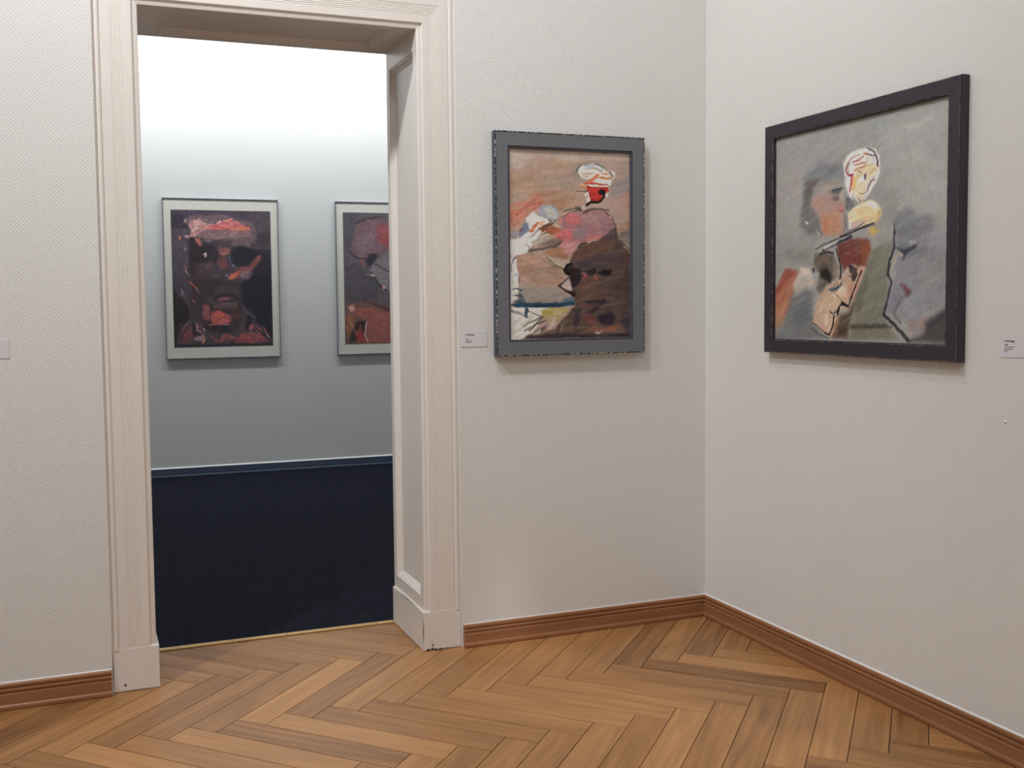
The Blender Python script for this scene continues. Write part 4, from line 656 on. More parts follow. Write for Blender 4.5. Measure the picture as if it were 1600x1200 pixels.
m = bpy.data.materials.new('picture_glass'); m.use_nodes = True; nt = m.node_tree; nt.nodes.clear()
out = N(nt, 'ShaderNodeOutputMaterial'); mix = N(nt, 'ShaderNodeMixShader'); fr = N(nt, 'ShaderNodeLayerWeight'); fr.inputs[0].default_value = .5
tr = N(nt, 'ShaderNodeBsdfTransparent'); gl = N(nt, 'ShaderNodeBsdfGlossy'); gl.inputs['Roughness'].default_value = .03
nt.links.new(math_n(nt, 'MULTIPLY_ADD', math_n(nt, 'POWER', fr.outputs['Facing'], 4.0), .22, .03), mix.inputs[0]); nt.links.new(tr.outputs[0], mix.inputs[1]); nt.links.new(gl.outputs[0], mix.inputs[2])
nt.links.new(mix.outputs[0], out.inputs[0]); M['glass'] = m

# ------------------------------------------------------------------ floor: herringbone oak parquet
def uv_layer(bm, name='grain'): return bm.loops.layers.uv.new(name)
PW, PL = 0.0979, 0.5761
P0 = Vector((-1.7761, -0.4154)); TH = 0.0
ua = Vector((math.cos(TH+math.pi/4), math.sin(TH+math.pi/4))); ub = Vector((math.cos(TH-math.pi/4), math.sin(TH-math.pi/4)))
uu = Vector((math.cos(TH), math.sin(TH)))
bm = newbm(); uvl = uv_layer(bm); tone = bm.faces.layers.float.new('tone')
g = 0.0011
rnd = random.Random(11)
FX1, FY1 = X_NEXT, T
special = {('A', 0, 0): .16, ('B', 0, 0): .12, ('A', 1, 0): -.05, ('A', 2, 0): .08, ('B', 1, 0): -.04, ('B', 9, 0): -.14}
def plank(o, du, dv, tv):
    """o = corner, du = length direction, dv = width direction"""
    pts = [o + du*g + dv*g, o + du*(PL-g) + dv*g, o + du*(PL-g) + dv*(PW-g), o + du*g + dv*(PW-g)]
    c = (pts[0]+pts[2])/2
    if c.x < X_MIN-.5 or c.x > FX1+.5 or c.y < Y_MIN-.5 or c.y > FY1+.5: return
    b_ = .0010
    ins = [o + du*(g+b_) + dv*(g+b_), o + du*(PL-g-b_) + dv*(g+b_), o + du*(PL-g-b_) + dv*(PW-g-b_), o + du*(g+b_) + dv*(PW-g-b_)]
    lo = [bm.verts.new((p.x, p.y, -.006)) for p in pts]
    mi = [bm.verts.new((p.x, p.y, -.0005)) for p in pts]
    up = [bm.verts.new((p.x, p.y, 0)) for p in ins]
    ou, ov = rnd.random()*50, rnd.random()*50
    fs = [bm.faces.new(up)]
    for a_, b2 in ((lo, mi), (mi, up)):
        for k in range(4): fs.append(bm.faces.new((a_[k], a_[(k+1) % 4], b2[(k+1) % 4], b2[k])))
    for f in fs:
        f[tone] = tv
        for l in f.loops:
            d = Vector((l.vert.co.x, l.vert.co.y)) - o
            l[uvl].uv = (d.dot(du)+ou, d.dot(dv)+ov)
S2 = PW*math.sqrt(2)
for row in range(-9, 10):
    for k in range(-60, 60):
        shift = (ub-ua)*PL*row
        q = P0 + uu*S2*k + shift; q1 = P0 + uu*S2*(k-1) + shift + ua*PW       # Q_k and R_{k-1}
        ta = rnd.gauss(0, .065); tb = rnd.gauss(0, .065)
        if row == 0: ta = special.get(('A', k, 0), ta); tb = special.get(('B', k, 0), tb)
        plank(q1, ua, ub, ta)
        plank(q, ub, ua, tb)
for co, no in (((X_MIN, 0, 0), (-1, 0, 0)), ((FX1, 0, 0), (1, 0, 0)), ((0, Y_MIN, 0), (0, -1, 0)), ((0, FY1, 0), (0, 1, 0))):
    bmesh.ops.bisect_plane(bm, geom=bm.verts[:]+bm.edges[:]+bm.faces[:], plane_co=co, plane_no=no, clear_outer=True)
n0 = len(bm.faces)
box(bm, X_MIN, FX1, Y_MIN, FY1, -.05, -.004, 1)
structure(obj('floor', bm, [M['oak'], M['subfloor']]))

# second room: carpet on its own floor
bm = newbm(); box(bm, -5.0, 2.6, T, D+.35, -.05, .003)
structure(obj('floor', bm, M['carpet']))
bm = newbm(); box(bm, X_MIN, X_NEXT, Y_MIN, T, CEIL, CEIL+.1)
structure(obj('ceiling', bm, M['ceiling']))
bm = newbm(); box(bm, -5.0, 2.6, T, D+.35, CEIL, CEIL+.1)
structure(obj('ceiling', bm, M['ceiling']))

# ------------------------------------------------------------------ walls
xo0, xo1, zt = XL-CW, XR+CW, H+CW
bm = newbm()
box(bm, X_MIN-.4, xo0, 0, T, 0, CEIL); box(bm, xo1, X_NEXT+.2, 0, T, 0, CEIL); box(bm, xo0, xo1, 0, T, zt, CEIL)
structure(obj('wall_back', bm, M['wall']))
DY0, DY1, DH = -3.4, -2.12, 2.1                     # opening in the right wall, out of view
bm = newbm()
box(bm, 0, .22, DY1, 0, 0, CEIL); box(bm, 0, .22, Y_MIN, DY0, 0, CEIL); box(bm, 0, .22, DY0, DY1, DH, CEIL)
structure(obj('wall_right', bm, M['wall']))
bm = newbm(); box(bm, X_MIN-.2, X_MIN, Y_MIN, 0, 0, CEIL); structure(obj('wall_left', bm, M['wall']))
bm = newbm(); box(bm, X_MIN, X_NEXT, Y_MIN-.2, Y_MIN, 0, CEIL); structure(obj('wall_front', bm, M['wall']))
bm = newbm(); box(bm, X_NEXT, X_NEXT+.2, Y_MIN, 0, 0, CEIL); structure(obj('wall_outer', bm, M['shell']))
# second room
bm = newbm()
v = [(-5.0, far_y(-5.0)), (2.6, far_y(2.6)), (2.6, D+.35), (-5.0, D+.35)]
lo = [bm.verts.new((x, y, 0)) for x, y in v]; hi = [bm.verts.new((x, y, CEIL)) for x, y in v]
for k in range(4): bm.faces.new((lo[k], lo[(k+1) % 4], hi[(k+1) % 4], hi[k]))
bm.faces.new(lo); bm.faces.new(hi)
structure(obj('wall_far', bm, M['wall_far']))
bm = newbm(); box(bm, -5.2, -5.0, T, D+.35, 0, CEIL); structure(obj('wall_far_left', bm, M['wall_far']))
bm = newbm(); box(bm, 2.6, 2.8, T, D+.35, 0, CEIL); structure(obj('wall_far_right', bm, M['wall_far']))

# ------------------------------------------------------------------ baseboards
PROF = [(0, .0814), (.010, .0814), (.0125, .079), (.0130, .0725), (.0115, .0695), (.0085, .0690), (.0085, .0665),
        (.0125, .0655), (.0140, .0610), (.0130, .0560), (.0100, .0545), (.0100, .0520), (.0140, .0510), (.0150, .0485),
        (.0150, .0190), (.0158, .0170), (.0185, .0145), (.0195, .0090), (.0185, .0030), (.0170, 0)]
def skirting(name, path, mi_prof, mats, closed_ends=True):
    """path: list of (x, y, nx, ny) where n = outward offset direction (mitre-scaled)"""
    bm = newbm(); uvl = uv_layer(bm)
    rings = []; dist = 0; prev = None; acc = []
    for x, y, nx, ny in path:
        if prev: dist += math.hypot(x-prev[0], y-prev[1])
        prev = (x, y); acc.append(dist)
        rings.append([bm.verts.new((x+nx*d, y+ny*d, z)) for d, z in mi_prof])
    for i in range(len(rings)-1):
        for j in range(len(mi_prof)-1):
            f = bm.faces.new((rings[i][j], rings[i+1][j], rings[i+1][j+1], rings[i][j+1]))
            for l in f.loops:
                ii = i if l.vert in (rings[i][j], rings[i][j+1]) else i+1
                jj = j if l.vert in (rings[i][j], rings[i+1][j]) else j+1
                l[uvl].uv = (acc[ii], mi_prof[jj][1]*1.5+mi_prof[jj][0])
    if closed_ends:
        for r_ in (rings[0], rings[-1]):
            c = bm.verts.new((path[0][0], path[0][1], 0)) if r_ is rings[0] else bm.verts.new((path[-1][0], path[-1][1], 0))
            f = bm.faces.new(r_+[c])
            for l in f.loops: l[uvl].uv = (l.vert.co.x+l.vert.co.y, l.vert.co.z)
    return obj(name, bm, mats)
def white_bead(bm, x0, y0, x1, y1, nx, ny, z, w=.0035, h=.004):  # thin white strip where a baseboard top meets the wall
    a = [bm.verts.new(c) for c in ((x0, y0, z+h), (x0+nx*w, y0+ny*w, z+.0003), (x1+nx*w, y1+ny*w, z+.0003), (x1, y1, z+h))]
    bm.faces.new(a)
o = skirting('baseboard_left', [(X_MIN, 0, 0, -1), (xo0-.004, 0, 0, -1)], PROF, M['skirting']); structure(o)
bm = newbm(); white_bead(bm, X_MIN, 0, xo0-.004, 0, 0, -1, .0814, .003, .003); c_ = obj('white_line', bm, M['white_bead'], o)
o = skirting('baseboard_back', [(xo1+.004, 0, 0, -1), (0, 0, -1, -1)], PROF, M['skirting']); structure(o)
bm = newbm(); white_bead(bm, xo1+.004, 0, 0, 0, 0, -1, .0814, .0025, .002); obj('white_line', bm, M['white_bead'], o)
o = skirting('baseboard_right', [(0, 0, -1, -1), (0, DY1, -1, 0)], PROF, M['skirting']); structure(o)
bm = newbm(); white_bead(bm, 0, 0, 0, DY1, -1, 0, .0814, .004, .005); obj('white_line', bm, M['white_bead'], o)
FPROF = [(d, z*.80) for d, z in PROF]
o = skirting('baseboard_far', [(-4.99, far_y(-4.99), 0, -1), (2.59, far_y(2.59), 0, -1)], FPROF, M['blue_skirt']); structure(o)
bm = newbm(); white_bead(bm, -4.99, far_y(-4.99), 2.59, far_y(2.59), 0, -1, .0651, .010, .009); obj('white_line', bm, M['white_bead'], o)

# ------------------------------------------------------------------ doorway
door = empty('door_1', ((XL+XR)/2, 0, 0)); structure(door)
dp = Matrix.Translation((-(XL+XR)/2, 0, 0))
def dobj(name, bm, mats, parent=door):
    bmesh.ops.transform(bm, matrix=dp, verts=bm.verts); return obj(name, bm, mats, parent)
YE, YF = .0186, .0095                       # inner edge / flat of the casing
cp = [(0, YE+.0032), (0, YE+.0015), (.0015, YE), (.0105, YE-.0025), (.0125, YE-.0005), (.0150, YE-.0005), (.0175, YE-.0040), (.0195, YF+.0005),
      (.0210, YF), (.0435, YF), (.0445, YF+.0014)]
x = .0445
for k in range(6):
    cp += [(x+.0006, YF+.0014), (x+.0018, YF+.0006), (x+.0032, YF), (x+.0046, YF+.0006), (x+.0058, YF+.0014)]
    x += .0060
cp += [(x+.0008, YF+.0014), (x+.0012, YF), (.1095, YF), (.1105, YF+.0025), (.1125, YF+.0025), (.1135, YF), (.1160, YF-.0025), (.1205, YF-.0036), (.1255, YF-.0025), (.1285, YF), (.1292, YF+.0015), (CW-.0002, YF+.0015), (CW-.0002, .06)]
bm = newbm(); rings = []
for t, y in cp:
    rings.append([bm.verts.new(c) for c in ((XL-t, y, HP-.003), (XL-t, y, H+t), (XR+t, y, H+t), (XR+t, y, HP-.003))])
for i in range(len(rings)-1):
    for k in range(3): bm.faces.new((rings[i][k], rings[i+1][k], rings[i+1][k+1], rings[i][k+1]))
dobj('casing', bm, M['paint'])
PY = .0092                                   # plinth front
for s in (-1, 1):
    bm = newbm()
    if s < 0: box(bm, xo0+.0002, XL+.0084, PY, T-.001, .0004, HP)
    else: box(bm, XR-.0084, xo1-.0002, PY, T-.001, .0004, HP)
    bevel(bm, .0035, 2)
    pl = dobj('plinth_block', bm, M['paint'])
    if s > 0:                                # knocked-off paint along the lower front edge
        bm = newbm(); r2 = random.Random(5)
        for (cx_, cz, w, h) in ((-1.1315, .004, .014, .007), (-1.118, .006, .010, .011), (-1.1155, .018, .006, .010), (-1.105, .004, .015, .006), (-1.086, .003, .014, .004), (-1.060, .0025, .016, .003), (-1.118, .031, .004, .004)):
            n = 9; ps = []
            for q in range(n):
                a_ = 2*math.pi*q/n; rr = .7+.5*r2.random()
                ps.append((cx_+w*.5*rr*math.cos(a_), max(.0008, cz+h*.5*rr*math.sin(a_))))
            fr_ = [bm.verts.new((px, PY-.0006, pz)) for px, pz in ps]; bk = [bm.verts.new((px, PY+.001, pz)) for px, pz in ps]
            bm.faces.new(fr_)
            for q in range(n): bm.faces.new((fr_[q], fr_[(q+1) % n], bk[(q+1) % n], bk[q]))
        ch = dobj('paint_chip', bm, M['chip'], pl)
        ch['label'] = 'dark chipped patch'
    else:
        bm = newbm(); bmesh.ops.create_circle(bm, cap_ends=True, segments=12, radius=.004, matrix=Matrix.Translation((XL-.098, PY-.0005, .022)) @ Matrix.Rotation(math.pi/2, 4, 'X'))
        dobj('paint_chip', bm, M['chip'], pl)

MOULD = [(0, 0), (.002, .0035), (.0065, .0035), (.0085, .0085), (.0125, .0085), (.0145, .0135), (.0190, .0135), (.0220, .018)]
def lining(name, mapf, s0, s1, y0, y1, ps0, ps1, py0, py1):
    """panelled lining; (s, y, depth) -> world through mapf"""
    bm = newbm()
    def V(s, y, d): return bm.verts.new(mapf(s, y, d))
    outer = [V(s0, y0, 0), V(s1, y0, 0), V(s1, y1, 0), V(s0, y1, 0)]
    rings = [outer]
    for t, d in MOULD: rings.append([V(ps0+t, py0+t, d), V(ps1-t, py0+t, d), V(ps1-t, py1-t, d), V(ps0+t, py1-t, d)])
    for i in range(len(rings)-1):
        for k in range(4): bm.faces.new((rings[i][k], rings[i][(k+1) % 4], rings[i+1][(k+1) % 4], rings[i+1][k]))
    bm.faces.new(rings[-1])
    bk = [V(s0, y0, .05), V(s1, y0, .05), V(s1, y1, .05), V(s0, y1, .05)]
    for k in range(4): bm.faces.new((outer[k], outer[(k+1) % 4], bk[(k+1) % 4], bk[k]))
    bm.faces.new(bk)
    return dobj(name, bm, M['paint'])
lining('jamb_lining', lambda s, y, d: (XR+d, y, s), HP-.002, H, YE+.003, T, .190, 2.085, .057, .345)
lining('jamb_lining', lambda s, y, d: (XL-d, y, s), HP-.002, H, YE+.003, T, .190, 2.085, .057, .345)
lining('head_lining', lambda s, y, d: (s, y, H+d), XL, XR, YE+.003, T, XL+.075, XR-.075, .057, .345)
# rough timber behind the linings
bm = newbm(); box(bm, XL-CW+.001, XL-.0505, .061, T-.001, HP, H); box(bm, XR+.0505, XR+CW-.001, .061, T-.001, HP, H); box(bm, XL-CW+.001, XR+CW-.001, .061, T-.001, H+.0505, H+CW-.001)
dobj('door_frame', bm, M['paint'])
bm = newbm(); box(bm, XL+.009, XR-.009, T-.016, T+.008, .0005, .006); bevel(bm, .0015, 1)
th = dobj('threshold_strip', bm, M['strip'])
for xn in (-1.954, -1.762, -1.562, -1.366, -1.22):
    bm = newbm(); bmesh.ops.create_uvsphere(bm, u_segments=8, v_segments=5, radius=.0032, matrix=Matrix.Translation((xn, T-.006, .006)) @ Matrix.Scale(.4, 4, (0, 0, 1)))
    dobj('nail', bm, M['nail'], th)

# ------------------------------------------------------------------ paint on canvas
def lattice(X, Y, seed):
    r = np.random.RandomState(seed).rand(128, 128)
    xi = np.floor(X).astype(int); yi = np.floor(Y).astype(int); fx = X-xi; fy = Y-yi
    fx = fx*fx*(3-2*fx); fy = fy*fy*(3-2*fy)
    a = r[xi % 128, yi % 128]; b_ = r[(xi+1) % 128, yi % 128]; c = r[xi % 128, (yi+1) % 128]; d = r[(xi+1) % 128, (yi+1) % 128]
    return (a*(1-fx)+b_*fx)*(1-fy)+(c*(1-fx)+d*fx)*fy
def colour(s): return np.array(s, float)
def paint(name, asp, rows, seed):
    """lays down the strokes of one picture on a rows x cols lattice, returns sRGB 0-255"""
    P = PAINTINGS[name]; cols = int(rows*asp)
    u = np.linspace(0, 1, cols)*asp; v = np.linspace(0, 1, rows)
    U, Vv = np.meshgrid(u, v)
    (dx, dy), amp = P['streak']; n = math.hypot(dx, dy); dx /= n; dy /= n
    wob = .0042
    Uw = U + wob*(lattice(U*45, Vv*45, seed+5)*.6+lattice(U*130, Vv*130, seed+7)*.4-.5)*2; Vw = Vv + wob*(lattice(U*45+9, Vv*45, seed+6)*.6+lattice(U*130, Vv*130, seed+8)*.4-.5)*2
    al = Uw*dx+Vw*dy; ac = -Uw*dy+Vw*dx
    st = lattice(al*9+20, ac*70+20, seed)*.6+lattice(al*16+50, ac*150+50, seed+1)*.4
    img = np.ones((rows, cols, 3))*colour(P['base'])
    for kd, col, a, f, br, w1, w2, q in P['ops']:
        px = np.array(q[0::2])*asp; py = np.array(q[1::2]); f = max(f*(P['soft'] if f > .008 else min(1, P['soft'])), .0014)
        pad = f*1.5+max(w1, w2)+.006
        x0 = max(0, int((px.min()-pad)/asp*(cols-1))); x1 = min(cols, int((px.max()+pad)/asp*(cols-1))+2)
        y0 = max(0, int((py.min()-pad)*(rows-1))); y1 = min(rows, int((py.max()+pad)*(rows-1))+2)
        if x0 >= x1 or y0 >= y1: continue
        X = Uw[y0:y1, x0:x1]; Y = Vw[y0:y1, x0:x1]
        m_ = len(px); best = np.full(X.shape, 9.0); inside = np.zeros(X.shape, bool); nseg = m_ if kd == 'F' else m_-1
        for i in range(nseg):
            ax, ay = px[i], py[i]; bx, by = px[(i+1) % m_], py[(i+1) % m_]
            ex, ey = bx-ax, by-ay; L2 = ex*ex+ey*ey+1e-12
            t = np.clip(((X-ax)*ex+(Y-ay)*ey)/L2, 0, 1)
            d = np.hypot(X-ax-t*ex, Y-ay-t*ey)
            if kd == 'S':
                s0 = i/nseg; d = d-.5*(w1+(w2-w1)*(s0+t/nseg))
            else:
                if ay != by:
                    cr = ((ay > Y) != (by > Y)) & (X < (bx-ax)*(Y-ay)/(by-ay)+ax); inside ^= cr
            best = np.minimum(best, d)
        if kd == 'F': best = np.where(inside, -best, best)
        al_ = np.clip(.5-best/(2*f), 0, 1); al_ = al_*al_*(3-2*al_)
        s_ = st[y0:y1, x0:x1]
        al_ = al_*a*np.clip(1-br*1.7*np.clip(s_-.45, 0, 1), 0, 1)
        vx, vy = px-px.mean(), py-py.mean()                     # bristle marks follow the long axis of each patch
        an = .5*math.atan2(2*(vx*vy).sum(), (vx*vx).sum()-(vy*vy).sum()) if kd == 'F' else math.atan2(py[-1]-py[0], px[-1]-px[0])
        ca, sa = math.cos(an), math.sin(an)
        s2 = lattice((X*ca+Y*sa)*13+30, (Y*ca-X*sa)*85+60, seed+int(abs(px[0])*97) % 23)*.6+lattice((X*ca+Y*sa)*24+40, (Y*ca-X*sa)*160+60, seed+3)*.4
        own = colour(col)*(1+(.10+.22*br)*min(1, .009/f)*(s2-.5)*2)[..., None]
        img[y0:y1, x0:x1] = img[y0:y1, x0:x1]*(1-al_[..., None])+own*al_[..., None]
    img *= (1+.6*amp*(st-.5)*2)[..., None]
    tex = P['texture']
    for q_ in range(3): img[..., q_] *= 1+.02*(lattice(U*38+7*q_, Vv*38, seed+9+q_)-.5)*2
    img *= (1+tex*(lattice(U*60, Vv*60, seed+14)-.5)*2+tex*(lattice(U*120, Vv*120, seed+15)-.5)*2)[..., None]
    img += P['lift']
    img = img.mean(axis=2, keepdims=True)*(1-P['chroma'])+img*P['chroma']
    return np.clip(img, 0, 255)
def painted_sheet(name, key, w, h, rows, light, parent, y, seed, thick=.012, rough=.55, under=None):
    img = paint(key, w/h, rows, seed); rows, cols = img.shape[:2]
    c = img/255.0; L = np.where(c <= .04045, c/12.92, ((c+.055)/1.055)**2.4)
    L = np.clip(L*np.array(light), 0, .92)
    xs = np.linspace(-w/2, w/2, cols); zs = np.linspace(h/2, -h/2, rows)
    X, Z = np.meshgrid(xs, zs)
    # thin impasto relief from the brushwork brightness
    lum = L.mean(axis=2); lum = lum-lum.mean()
    co = np.stack([X, np.full_like(X, y)-np.clip(lum, -.2, .3)*.0012, Z], -1).reshape(-1, 3)
    n = rows*cols; i = np.arange(n).reshape(rows, cols)
    quads = np.stack([i[:-1, :-1], i[1:, :-1], i[1:, 1:], i[:-1, 1:]], -1).reshape(-1, 4)
    back = np.array([[-w/2, y+thick, h/2], [w/2, y+thick, h/2], [w/2, y+thick, -h/2], [-w/2, y+thick, -h/2]])
    allv = np.vstack([co, back]); faces = quads.tolist()
    faces += [[n, n+1, n+2, n+3], [0]+list(range(1, cols))+[n+1, n], list(range((rows-1)*cols, rows*cols))[::-1]+[n+3, n+2],
              list(range(0, n, cols))[::-1]+[n, n+3], list(range(cols-1, n, cols))+[n+2, n+1]]
    me = bpy.data.meshes.new(name); me.from_pydata(allv.tolist(), [], faces)
    ca = me.color_attributes.new('pigment', 'FLOAT_COLOR', 'POINT')
    buf = np.ones((n+4, 4), np.float32); buf[:n, :3] = L.reshape(-1, 3); buf[n:, :3] = .5
    ca.data.foreach_set('color', buf.ravel())
    m, nt, b = mat(name+'_pigment')
    at = N(nt, 'ShaderNodeVertexColor'); at.layer_name = 'pigment'
    nt.links.new(at.outputs[0], b.inputs['Base Color'])
    tc = N(nt, 'ShaderNodeTexCoord'); no = N(nt, 'ShaderNodeTexNoise'); no.inputs['Scale'].default_value = 350
    nt.links.new(tc.outputs['Object'], no.inputs['Vector'])
    bp = N(nt, 'ShaderNodeBump'); bp.inputs['Strength'].default_value = .25; bp.inputs['Distance'].default_value = .0008
    nt.links.new(no.outputs[0], bp.inputs['Height']); nt.links.new(bp.outputs[0], b.inputs['Normal'])
    b.inputs['Roughness'].default_value = rough; b.inputs['Specular IOR Level'].default_value = .3
    me.materials.append(m); me.update()
    for p in me.polygons: p.use_smooth = False
    o = bpy.data.objects.new(name, me); COL.objects.link(o); o.parent = parent
    return o

# ------------------------------------------------------------------ picture in grey frame (back wall)
gl_, gr_, gt_, gb_ = -.8761, -.2836, 1.8163, 1.0303
w, h = gr_-gl_, gt_-gb_
p1 = empty('framed_painting', ((gl_+gr_)/2, -.0008, (gt_+gb_)/2))
tag(p1, 'tall oil painting with a small red head in a grey frame, beside the doorway', 'painting')
cw1 = .3382; il, ir, it, ib = -.8186, -.3382, 1.7576, 1.0884
cwid, chei = ir-il, it-ib
fw = (w-cwid)/2; fh = (h-chei)/2; fm = (fw+fh)/2
def frame_ring(bm, prof, wo, ho, wi, hi_):
    """like ring_sweep, but insets are fractions so the outer and inner rectangles may differ"""
    rings = []
    for t, d in prof:
        ww = wo+(wi-wo)*t; hh = ho+(hi_-ho)*t
        rings.append([bm.verts.new((x, -d, z)) for x, z in ((-ww/2, -hh/2), (ww/2, -hh/2), (ww/2, hh/2), (-ww/2, hh/2))])
    for i in range(len(rings)-1):
        for k in range(4): bm.faces.new((rings[i][k], rings[i][(k+1) % 4], rings[i+1][(k+1) % 4], rings[i+1][k]))
bm = newbm(); frame_ring(bm, [(.02, 0), (0, .001), (0, .0275), (.03, .0290)], w, h, cwid, chei); obj('frame_side', bm, M['grey_side'], p1)
bm = newbm(); frame_ring(bm, [(.0, .0275), (.012, .0302), (.055, .0306), (.075, .0290)], w, h, cwid, chei); obj('frame_rim', bm, M['rim'], p1)
bm = newbm(); frame_ring(bm, [(.070, .0270), (.075, .0292), (.86, .0292), (.875, .0270)], w, h, cwid, chei); obj('frame_face', bm, M['grey_frame'], p1)
bm = newbm(); frame_ring(bm, [(.868, .0285), (.876, .0235), (.905, .0235), (.915, .0265), (.965, .0265), (.99, .0250), (1.0, .0140)], w, h, cwid, chei); obj('inner_lip', bm, M['lip'], p1)
bm = newbm(); frame_ring(bm, [(.05, .002), (1.05, .002)], w, h, cwid, chei); obj('frame_back', bm, M['backing'], p1)
painted_sheet('canvas', 'one', cwid+.004, chei+.004, 440, LIGHT['one'], p1, -.0165, 3)

# ------------------------------------------------------------------ picture in black frame (right wall)
rf, rn, rt_, rb_ = -.3955, -1.2217, 1.8045, 1.0374
w, h = rf-rn, rt_-rb_
p2 = empty('framed_painting', (-.0008, (rf+rn)/2, (rt_+rb_)/2), -math.pi/2)
tag(p2, 'nearly square oil painting of grey heads in a black frame, on the right-hand wall', 'painting')
cwid, chei = 1.1682-.4319, 1.7572-1.0851
bm = newbm(); frame_ring(bm, [(.04, 0), (.0, .001), (0, .0265), (.045, .0297)], w, h, cwid, chei); obj('frame_side', bm, M['black_frame'], p2)
bm = newbm(); frame_ring(bm, [(.045, .0296), (.052, .0300), (.068, .0300), (.075, .0296)], w, h, cwid, chei); obj('rubbed_edge', bm, M['gold_edge'], p2)
bm = newbm(); frame_ring(bm, [(.075, .0297), (.86, .0297), (.875, .0280)], w, h, cwid, chei); obj('frame_face', bm, M['black_frame'], p2)
bm = newbm(); frame_ring(bm, [(.875, .0280), (.885, .0292), (.905, .0292), (.915, .0275)], w, h, cwid, chei); obj('inner_edge', bm, M['gold_edge'], p2)
bm = newbm(); frame_ring(bm, [(.915, .0275), (.99, .0262), (1.0, .0130)], w, h, cwid, chei); obj('inner_lip', bm, M['black_frame'], p2)
bm = newbm(); frame_ring(bm, [(.05, .002), (1.05, .002)], w, h, cwid, chei); obj('frame_back', bm, M['backing'], p2)
painted_sheet('canvas', 'two', cwid+.004, chei+.004, 440, LIGHT['two'], p2, -.0165, 21)

# ------------------------------------------------------------------ glazed prints in the second room
def glazed(x0, x1, zt_, zb_, px0, px1, pzt, pzb, key, label, seed):
    w, h = x1-x0, zt_-zb_; cx, cz = (x0+x1)/2, (zt_+zb_)/2
    r = empty('framed_print', (cx, far_y(cx)-.003, cz), math.atan(BW))
    tag(r, label, 'picture', 'framed prints on the far wall')
    bm = newbm(); ring_sweep(bm, w, h, [(.004, 0), (0, .0005), (0, .0195), (.0008, .0203), (.0050, .0203), (.0056, .0170)]); obj('frame', bm, M['alu'], r)
    bm = newbm(); box(bm, -w/2+.003, w/2-.003, -.0135, -.003, -h/2+.003, h/2-.003); obj('mat_board', bm, M['mat'], r)
    pw, ph = px1-px0, pzt-pzb
    s = painted_sheet('print', key, pw, ph, 330, LIGHT[key], r, -.0148, seed, thick=.001, rough=.6)
    s.location = ((px0+px1)/2-cx, 0, (pzt+pzb)/2-cz)
    bm = newbm(); box(bm, -w/2+.005, w/2-.005, -.0180, -.0168, -h/2+.005, h/2-.005); obj('glass_pane', bm, M['glass'], r)
    return r
glazed(-1.6753, -.8485, 2.0237, .8621, -1.6176, -.9060, 1.9390, .9470, 'three',
       'silver framed print of a dark red face, seen whole through the doorway', 31)
glazed(-.4177, .4091, 2.0237, .8621, -.3594, .3515, 1.9430, .9430, 'four',
       'silver framed print of grey and pink shapes, cut off by the door jamb', 41)

# ------------------------------------------------------------------ wall labels
def lettering(parent, lines):
    """lines = (text, size, x, z, bold) ; becomes one small mesh of ink"""
    tot = newbm()
    for txt, size, x, z, bold in lines:
        cu = bpy.data.curves.new('t', 'FONT'); cu.body = txt; cu.size = size; cu.extrude = .00004; cu.offset = size*.035 if bold else size*.01
        ob = bpy.data.objects.new('t', cu); COL.objects.link(ob)
        dg = bpy.context.evaluated_depsgraph_get(); dg.update()
        me = bpy.data.meshes.new_from_object(ob.evaluated_get(dg))
        me.transform(Matrix.Translation((x, -.00145, z)) @ Matrix.Rotation(math.pi/2, 4, 'X'))
        tot.from_mesh(me)
        bpy.data.objects.remove(ob); bpy.data.curves.remove(cu); bpy.data.meshes.remove(me)
    return obj('lettering', tot, M['ink'], parent)
def card(loc, rz, label, lines):
    r = empty('wall_label', loc, rz); tag(r, label, 'label')
    bm = newbm(); box(bm, -.0490, .0490, -.0012, 0, -.0272, .0272); obj('card', bm, M['card'], r)
    if lines: lettering(r, lines)
    return r
TX = -.0490+.0165
card((-.9505, -.0006, 1.0936), 0, 'small white caption card between the door casing and the grey framed painting',
     [('Beziehung I', .0072, TX, .0130, True), ('1988', .0052, TX, -.0015, False), ('Öl auf Lwd.', .0052, TX, -.0070, False), ('Privatbesitz', .0052, TX, -.0125, False)])
card((-.0006, -1.3322-.0490, 1.0842), -math.pi/2, 'small white caption card on the right-hand wall, beside the black framed painting',
     [('Beziehung', .0072, -.0490+.0150, .0125, True), ('1988', .0052, -.0490+.0150, .0035, False), ('Acryl auf Lwd.', .0052, -.0490+.0150, -.0020, False), ('Privatbesitz', .0052, -.0490+.0150, -.0075, False), ('Köln', .0052, -.0490+.0150, -.0125, False)])
card((-2.4440-.0490, -.0006, 1.0960), 0, 'small white caption card left of the doorway, at the left edge of the photo', None)

# small plastered-over screw hole in the right wall
bm = newbm(); bmesh.ops.create_uvsphere(bm, u_segments=12, v_segments=8, radius=.006, matrix=Matrix.Translation((0, 0, 0)) @ Matrix.Diagonal((.35, 1.3, .55, 1)))
o = obj('wall_plug', bm, M['white_bead'], smooth=True); o.location = (-.0005, -1.353, .8895)
tag(o, 'tiny white bump on the right-hand wall, below the caption card', 'wall plug')

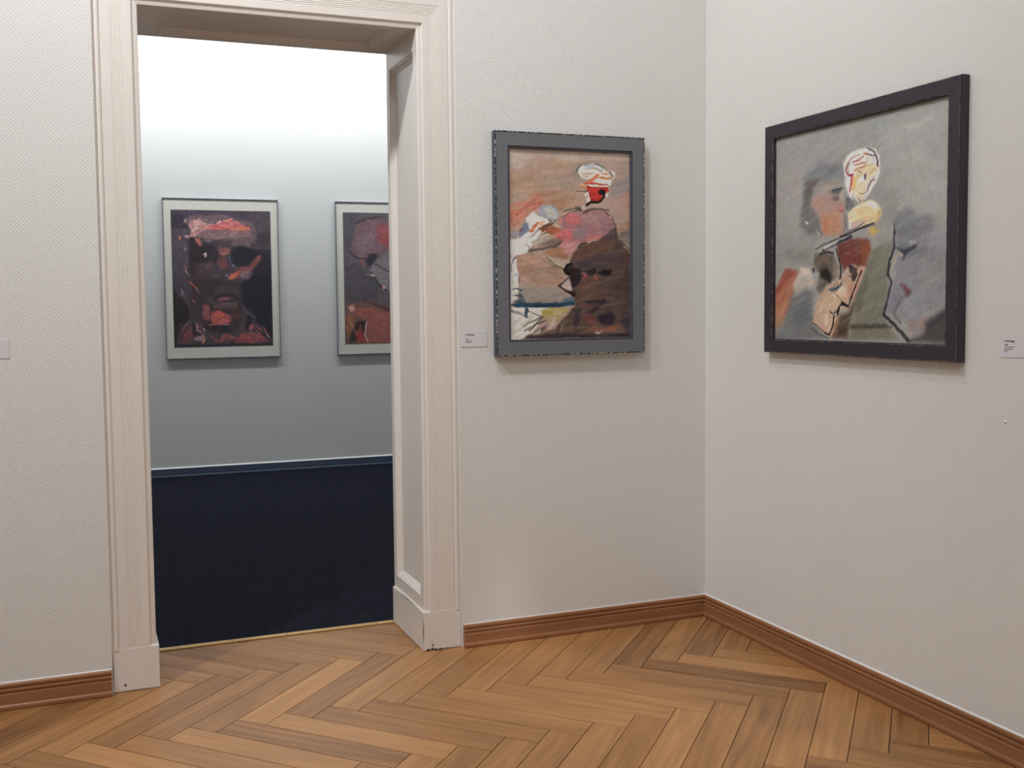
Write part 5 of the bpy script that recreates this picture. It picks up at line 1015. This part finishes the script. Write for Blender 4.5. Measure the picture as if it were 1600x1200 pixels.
# ------------------------------------------------------------------ lights
def spot(name, loc, target, power, col, angle=110, blend=1.0, radius=.06):
    l = bpy.data.lights.new(name, 'SPOT'); l.energy = power; l.color = col; l.spot_size = math.radians(angle); l.spot_blend = blend; l.shadow_soft_size = radius
    o = bpy.data.objects.new(name, l); COL.objects.link(o); o.location = loc
    o.rotation_euler = (Vector(target)-Vector(loc)).to_track_quat('-Z', 'Y').to_euler(); return o
def area(name, loc, target, power, col, sx, sy):
    l = bpy.data.lights.new(name, 'AREA'); l.shape = 'RECTANGLE'; l.size = sx; l.size_y = sy; l.energy = power; l.color = col
    o = bpy.data.objects.new(name, l); COL.objects.link(o); o.location = loc
    o.rotation_euler = (Vector(target)-Vector(loc)).to_track_quat('-Z', 'Y').to_euler(); return o
WARM = (.985, .99, 1.0)
spot('spot_lamp', (-1.95, -1.2, 3.55), (-.6, 0, 1.75), 92, WARM)
spot('spot_lamp', (-1.30, -.85, 3.55), (0, -.9, 1.75), 38, WARM)
spot('spot_lamp', (-3.2, -1.1, 3.55), (-2.7, 0, 1.8), 165, WARM)
area('ceiling_lamp', (-2.6, -3.2, 3.62), (-2.6, -3.2, 0), 37, WARM, 2.2, 1.6)
area('passage_lamp', (1.0, -4.9, 3.5), (-1.2, 0, .3), 60, (1, .98, .95), .2, .2)
COOL = (.97, .99, 1.0)
area('fluorescent_tube', (-1.2, 3.5, 3.62), (-1.2, 4.3, 2.6), 84, COOL, 5.0, .1)

# ------------------------------------------------------------------ camera
cd = bpy.data.cameras.new('camera'); cam = bpy.data.objects.new('camera', cd); COL.objects.link(cam)
YAW, PITCH, ROLL = 0.35336, -0.0597, -0.0125
fwd = Vector((math.sin(YAW)*math.cos(PITCH), math.cos(YAW)*math.cos(PITCH), math.sin(PITCH)))
right = Vector((math.cos(YAW), -math.sin(YAW), 0)); up = right.cross(fwd)
R_ = right*math.cos(ROLL)+up*math.sin(ROLL); U_ = up*math.cos(ROLL)-right*math.sin(ROLL)
cam.matrix_world = Matrix(((R_.x, U_.x, -fwd.x, -2.2349), (R_.y, U_.y, -fwd.y, -3.3179), (R_.z, U_.z, -fwd.z, 1.1983), (0, 0, 0, 1)))
cd.sensor_width = 36; cd.lens = 1585.89/1600*36
cd.shift_x = 84.27/1600; cd.shift_y = -21.96/1600
cd.clip_start = .05
SC.camera = cam

w_ = bpy.data.worlds.new('world'); SC.world = w_; w_.use_nodes = True
w_.node_tree.nodes['Background'].inputs[0].default_value = (.5, .5, .52, 1); w_.node_tree.nodes['Background'].inputs[1].default_value = .05
SC.view_settings.view_transform = 'Standard'; SC.view_settings.look = 'None'
SC.view_settings.exposure = -0.07; SC.view_settings.gamma = 1; SC.view_settings.use_curve_mapping = False
